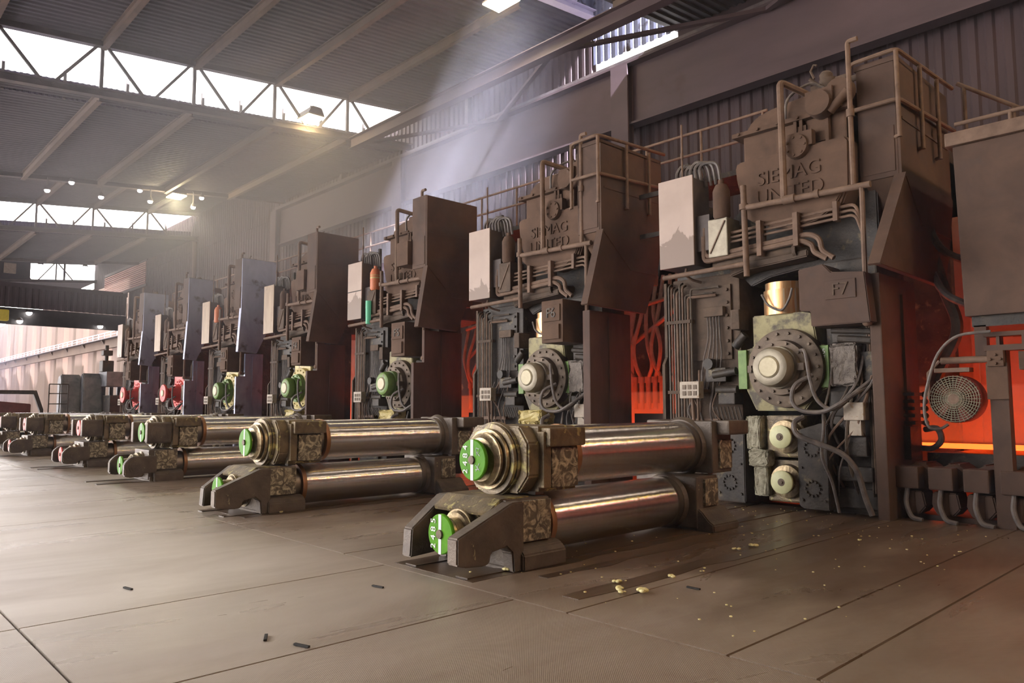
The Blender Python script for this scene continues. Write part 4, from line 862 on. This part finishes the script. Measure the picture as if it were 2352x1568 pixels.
for k, (x, y, l) in enumerate([(-5.02, 5.9, 'tiny')]): pass
q = MB(); rnd = random.Random(5)
for k in range(140):
    u = rnd.random(); x = rnd.uniform(-6.4, -2.6) if u < .7 else rnd.uniform(-7, -4); y = rnd.uniform(5.0, 11.8) if u < .7 else rnd.uniform(9.5, 12)
    s = rnd.uniform(.004, .012); q.ball((x, y, .012), s, 1.4, 1.4, .7, 1)
st = q.build('grease_crumbs', 'grease', None, True); st['kind'] = 'stuff'; tag(st, 'scattered crumbs of cream grease on the brown floor before stand F7', 'grease')
for k, (x, y, s) in enumerate([(-5.66, 5.4, .05), (-5.72, 5.32, .06), (-5.66, 5.55, .035)]):
    lump(x, y, s, ['cream grease lump at the foot of the nearest lower chock', 'largest cream grease lump against the nearest lower chock', 'small cream lump at the corner of the nearest lower chock'][k], 40 + k)
for k, (x, y, a, l) in enumerate([(-4.95, 2.65, .3, 'thin dark steel splinter lying on the near floor plate'), (-5.3, 2.55, -.5, 'dark steel splinter beside the thin one on the near plate'), (-6.05, 4.0, .2, 'short dark steel splinter near the plate seam'), (-3.98, 6.05, 0, 'dark round nut on the brown floor beyond the grease cluster'), (-7.6, 2.3, .2, 'dark splinter near the pale end of the floor')]):
    o = MB().box(-.07, .07, -.012, .012, 0, .015, .003).build('steel_scrap', 'dark', None, False, (x, y, .002)); o.rotation_euler = (0, 0, a); tag(o, l, 'scrap', 'steel scraps on the floor')

# ================================================================== FAR LEFT
fm = empty('coiler_machine', (-47.5, 13.6, 0), 'dark grey machine with arched frame beyond the farthest stand', 'machine')
MB().prism([(-1.9, 0), (-1.9, 3.2), (-1.7, 3.5), (-1.2, 3.6), (-1.0, 3.2), (-.9, 2.0), (-.7, 0)], 'Y', -2.9, -1.9, .05).prism([(-1.2, 0), (-1.0, 2.4), (-1.2, 3.5), (-.9, 3.7), (-.5, 3.4), (-.4, 1.6), (-.2, 0)], 'Y', -1.9, -.9, .05).build('arched_frame', 'bluegrey', fm)
MB().box(-1.0, .6, -1.0, .9, 2.9, 3.75, .04).build('upper_box', 'bluegrey', fm)
MB().box(-1.4, 1.0, -.9, 1.6, 0, 2.4, .04).build('base', 'mill_dark', fm)
for k in range(5): MB().box(-1.2, -1.0, -.8 + .42 * k, -.6 + .42 * k, .6, 2.9).build('rib', 'bluegrey', fm)
for y in (.3, 1.5): MB().cyl((1.2, y, 0), (1.2, y, 4.2), .12).build('column', 'pipe', fm, True)
MB().box(-.6, .1, -1.1, -.5, 3.75, 4.4, .04).cyl((-.3, -.8, 4.4), (-.3, -.8, 5.3), .1).box(-.5, 0, -1.05, -.55, 4.7, 5.0, .03).build('winch', 'mill_dark', fm)
hr = empty('handrail_frame', (-46, 10, 0), 'thin handrail frame standing by the far end of the mill', 'handrail')
for y in (-.4, .1, .5): MB().cyl((0, y, 0), (0, y, 2.95), .03).build('post', 'mill_dark', hr, True)
for zz in (2.95, 2.45, 1.9): MB().cyl((0, -.4, zz), (0, .5, zz), .025).build('rail', 'mill_dark', hr, True)
rr = empty('red_trolley', (-47, 7.2, 0), 'dark red transfer trolley under a black gantry arm at the far end', 'trolley')
MB().prism([(-2.0, .6), (1.7, .6), (1.7, 1.9), (-2.0, 2.25)], 'X', -.5, .5, .03).build('body', grime('trolley_dark_red', (.10, .022, .02), (.17, .04, .035), 3, .6), rr)
MB().box(-.3, .3, -2.4, 1.95, 2.42, 2.62).build('gantry_arm', 'mill_dark', rr)
MB().prism([(1.8, 2.62), (2.0, 2.62), (2.35, 1.6), (2.3, 0), (2.15, 0), (2.2, 1.5)], 'X', -.15, .15).build('gantry_leg', 'mill_dark', rr)
MB().box(-.5, .5, -2, 2.3, 0, .6).build('base', 'mill_dark', rr)
fr_ = MB().box(-45.75, -44.95, 5, 18.3, 0, 1.25)
tag(fr_.build('platform', 'mill_dark'), 'low dark platform across the far end of the roll row', 'platform')
tag(MB().box(-.06, .06, -.42, .42, -.42, .42, .03).build('wall_sign', 'box_white', None, False, (-71.65, 11.75, 13.0)), 'small pale sign high on the dark end wall', 'sign')
tag(MB().box(-.3, .3, -.4, .4, -.4, .4, .1).build('crane_hook_block', grime('crane_yellow', (.62, .50, .03), (.75, .62, .06), 3, .5), None, False, (-63.6, 10.1, 8.3)), 'yellow crane block at the picture edge below the end wall', 'crane block')

# ================================================================== LAMPS
def lamp(p, r, mat, label, power, col, kind='small', hang=.5):
    L = empty('high_bay_lamp', p, label, 'lamp', 'hall lamps')
    if kind == 'flood':
        MB().prism([(-.34, .0), (.34, .0), (.2, .32), (-.2, .32)], 'X', -.5, .5, .03).build('housing', 'truss', L)
        MB().box(-.45, .45, -.32, .32, -.05, -.005, .01).build('glass', mat, L)
    else:
        MB().lathe([(.0, r * 1.15), (r, r * .8), (r * 1.7, r * .35)], (0, 0, 0), 'Z', 16, False).build('shade', 'truss', L, True)
        MB().ball((0, 0, -.02), r * .9, 1, 1, .8).build('bulb', mat, L, True)
    MB().cyl((0, 0, r), (0, 0, hang), .03).build('hanger', 'truss', L)
    if power:
        d = bpy.data.lights.new('lamp_light', 'POINT'); d.energy = power; d.color = col; d.shadow_soft_size = .3
        o = bpy.data.objects.new('lamp_light', d); COL.objects.link(o); o.location = (0, 0, -.45); o.parent = L
lamp((-36.5, 12.5, 11.75), .3, 'lamp_warm', 'large glaring yellow white floodlight under the roof', 900, (1, .85, .55), 'flood', .45)
lamp((-25.1, 13.35, 12.5), .28, 'lamp_warm', 'amber lamp in front of the longest clerestory window', 150, (1, .7, .3), 'flood', .5)
lamp((-15.2, 14.0, 13.3), .2, 'lamp_warm', 'small lamp by the sunlit roof truss at the top of the picture', 60, (1, .85, .5), 'flood', .5)
for k, (y, zz) in enumerate([(8.07, 11.5), (7.17, 10.97), (10.86, 11.7), (9.26, 11.08), (11.33, 11.27), (13.69, 11.89), (13.3, 11.35)]):
    lamp((-36.5, y, zz), .12, 'lamp', 'small white hall lamp, ' + ['second highest near the wide floodlight row start', 'lowest of the first pair from the picture edge', 'first one beside the large floodlight on its near side', 'middle one below the lamp row',
         'one just under the large floodlight', 'one past the floodlight toward the wall, upper', 'one past the floodlight toward the wall, lower'][k], 0, None, 'small', zb(y) - zz - .2)
for k, (x, y, zz) in enumerate([(-71.7, 13.9, 13.5), (-71.7, 17.2, 13.75), (-63.85, 11.8, 8.6), (-63.85, 11.25, 7.95), (-63.85, 16.55, 7.95)]):
    L = empty('high_bay_lamp', (x, y, zz), 'far white lamp ' + ['above the first pane of the small third window', 'above the second pane of the small third window', 'under the end wall, upper of two together', 'under the end wall, lower of two together', 'under the end wall, alone near the farthest stand'][k], 'lamp', 'hall lamps')
    MB().ball((0, 0, 0), .19, 1, 1, .85).build('bulb', 'lamp', L, True)
    MB().lathe([(.05, .24), (.2, .18), (.3, .06)], (0, 0, 0), 'Z', 14, False).build('shade', 'truss', L, True)
    MB().cyl((0, 0, .1), (-.36, 0, .25), .04).build('bracket', 'truss', L)
for k, (x, ya, yb2, col, pw) in enumerate([(-8.2, 8.6, 16.4, (1, .62, .16), 14), (-5.0, 8, 17, (1, .86, .72), 30), (3.0, 6, 17, (1, .84, .68), 48), (9.5, 5, 17, (1, .60, .05), 95), (11.6, 5, 17, (1, .88, .80), 110), (14.0, 5, 17, (1, .10, .10), 40)]):  # added lamps that draw bright streaks on the rolls and fill the mill
    ym = (ya + yb2) / 2
    L = empty('added_batten', (x, ym, zb(ym) - .75), 'added batten lamp for streaks on the rolls, hung under the roof ' + ['between stands F6 and F7, amber', 'above stand F7', 'beyond the extraction hood, nearest of four', 'far beyond the extraction hood, yellow', 'far beyond the extraction hood, white', 'far beyond the extraction hood, red'][k], 'lamp', 'added batten lamps lighting the rolls')
    h = (yb2 - ya) / 2; dz = SL * h
    MB().beam((0, -h, .1 - dz), (0, h, .1 + dz), .3, .1).build('fitting', 'truss', L)
    MB().cyl((0, -h + .1, -dz), (0, h - .1, dz), .055).build('tube', emit('added_tube_%d' % k, col, pw), L, True)
    for y in (-h + .3, h - .3): MB().cyl((0, y, .1 + SL * y), (0, y, .8 + SL * y), .02).build('hanger', 'truss', L)
# ================================================================== HAZE
ma = bpy.data.materials.new('hall_haze'); ma.use_nodes = True; nt = ma.node_tree; nt.nodes.remove(nt.nodes['Principled BSDF'])
vs = nt.nodes.new('ShaderNodeVolumeScatter'); vs.inputs['Color'].default_value = (.82, .84, 1, 1); vs.inputs['Density'].default_value = HAZE; vs.inputs['Anisotropy'].default_value = -.2
nt.links.new(vs.outputs[0], nt.nodes['Material Output'].inputs['Volume'])
hz = MB().box(-140, 9, -9, 18, .02, 14.2).build('haze', ma); hz['kind'] = 'stuff'; tag(hz, 'thin dusty haze filling the mill hall', 'haze')

ma = bpy.data.materials.new('drifting_smoke'); ma.use_nodes = True; nt = ma.node_tree; nt.nodes.remove(nt.nodes['Principled BSDF'])
vs = nt.nodes.new('ShaderNodeVolumeScatter'); vs.inputs['Color'].default_value = (.90, .90, 1, 1); vs.inputs['Anisotropy'].default_value = -.25
tc = nt.nodes.new('ShaderNodeTexCoord'); gr = nt.nodes.new('ShaderNodeTexGradient'); gr.gradient_type = 'SPHERICAL'
mp = nt.nodes.new('ShaderNodeMapping'); mp.inputs['Scale'].default_value = (1 / 15, 1 / 9, 1 / 6.5); nt.links.new(tc.outputs['Object'], mp.inputs[0]); nt.links.new(mp.outputs[0], gr.inputs[0])
mu = nt.nodes.new('ShaderNodeMath'); mu.operation = 'MULTIPLY'; mu.inputs[1].default_value = .09; nt.links.new(gr.outputs['Fac'], mu.inputs[0]); nt.links.new(mu.outputs[0], vs.inputs['Density'])
nt.links.new(vs.outputs[0], nt.nodes['Material Output'].inputs['Volume'])
hz = MB().box(-15, 15, -9, 6.9, -6.5, 3.6).build('smoke', ma, None, False, (-26, 11, 10)); hz['kind'] = 'stuff'; tag(hz, 'pale smoke drifting under the roof where the sunbeams fall', 'smoke')

ma = bpy.data.materials.new('strip_steam'); ma.use_nodes = True; nt = ma.node_tree; nt.nodes.remove(nt.nodes['Principled BSDF'])
vs = nt.nodes.new('ShaderNodeVolumeScatter'); vs.inputs['Color'].default_value = (1, .95, .95, 1); vs.inputs['Density'].default_value = .2
nt.links.new(vs.outputs[0], nt.nodes['Material Output'].inputs['Volume'])
hz = MB().box(-46, 3.5, 13.3, 15.5, 1.05, 2.0).build('steam', ma); hz['kind'] = 'stuff'; tag(hz, 'thin steam glowing over the hot strip', 'steam')
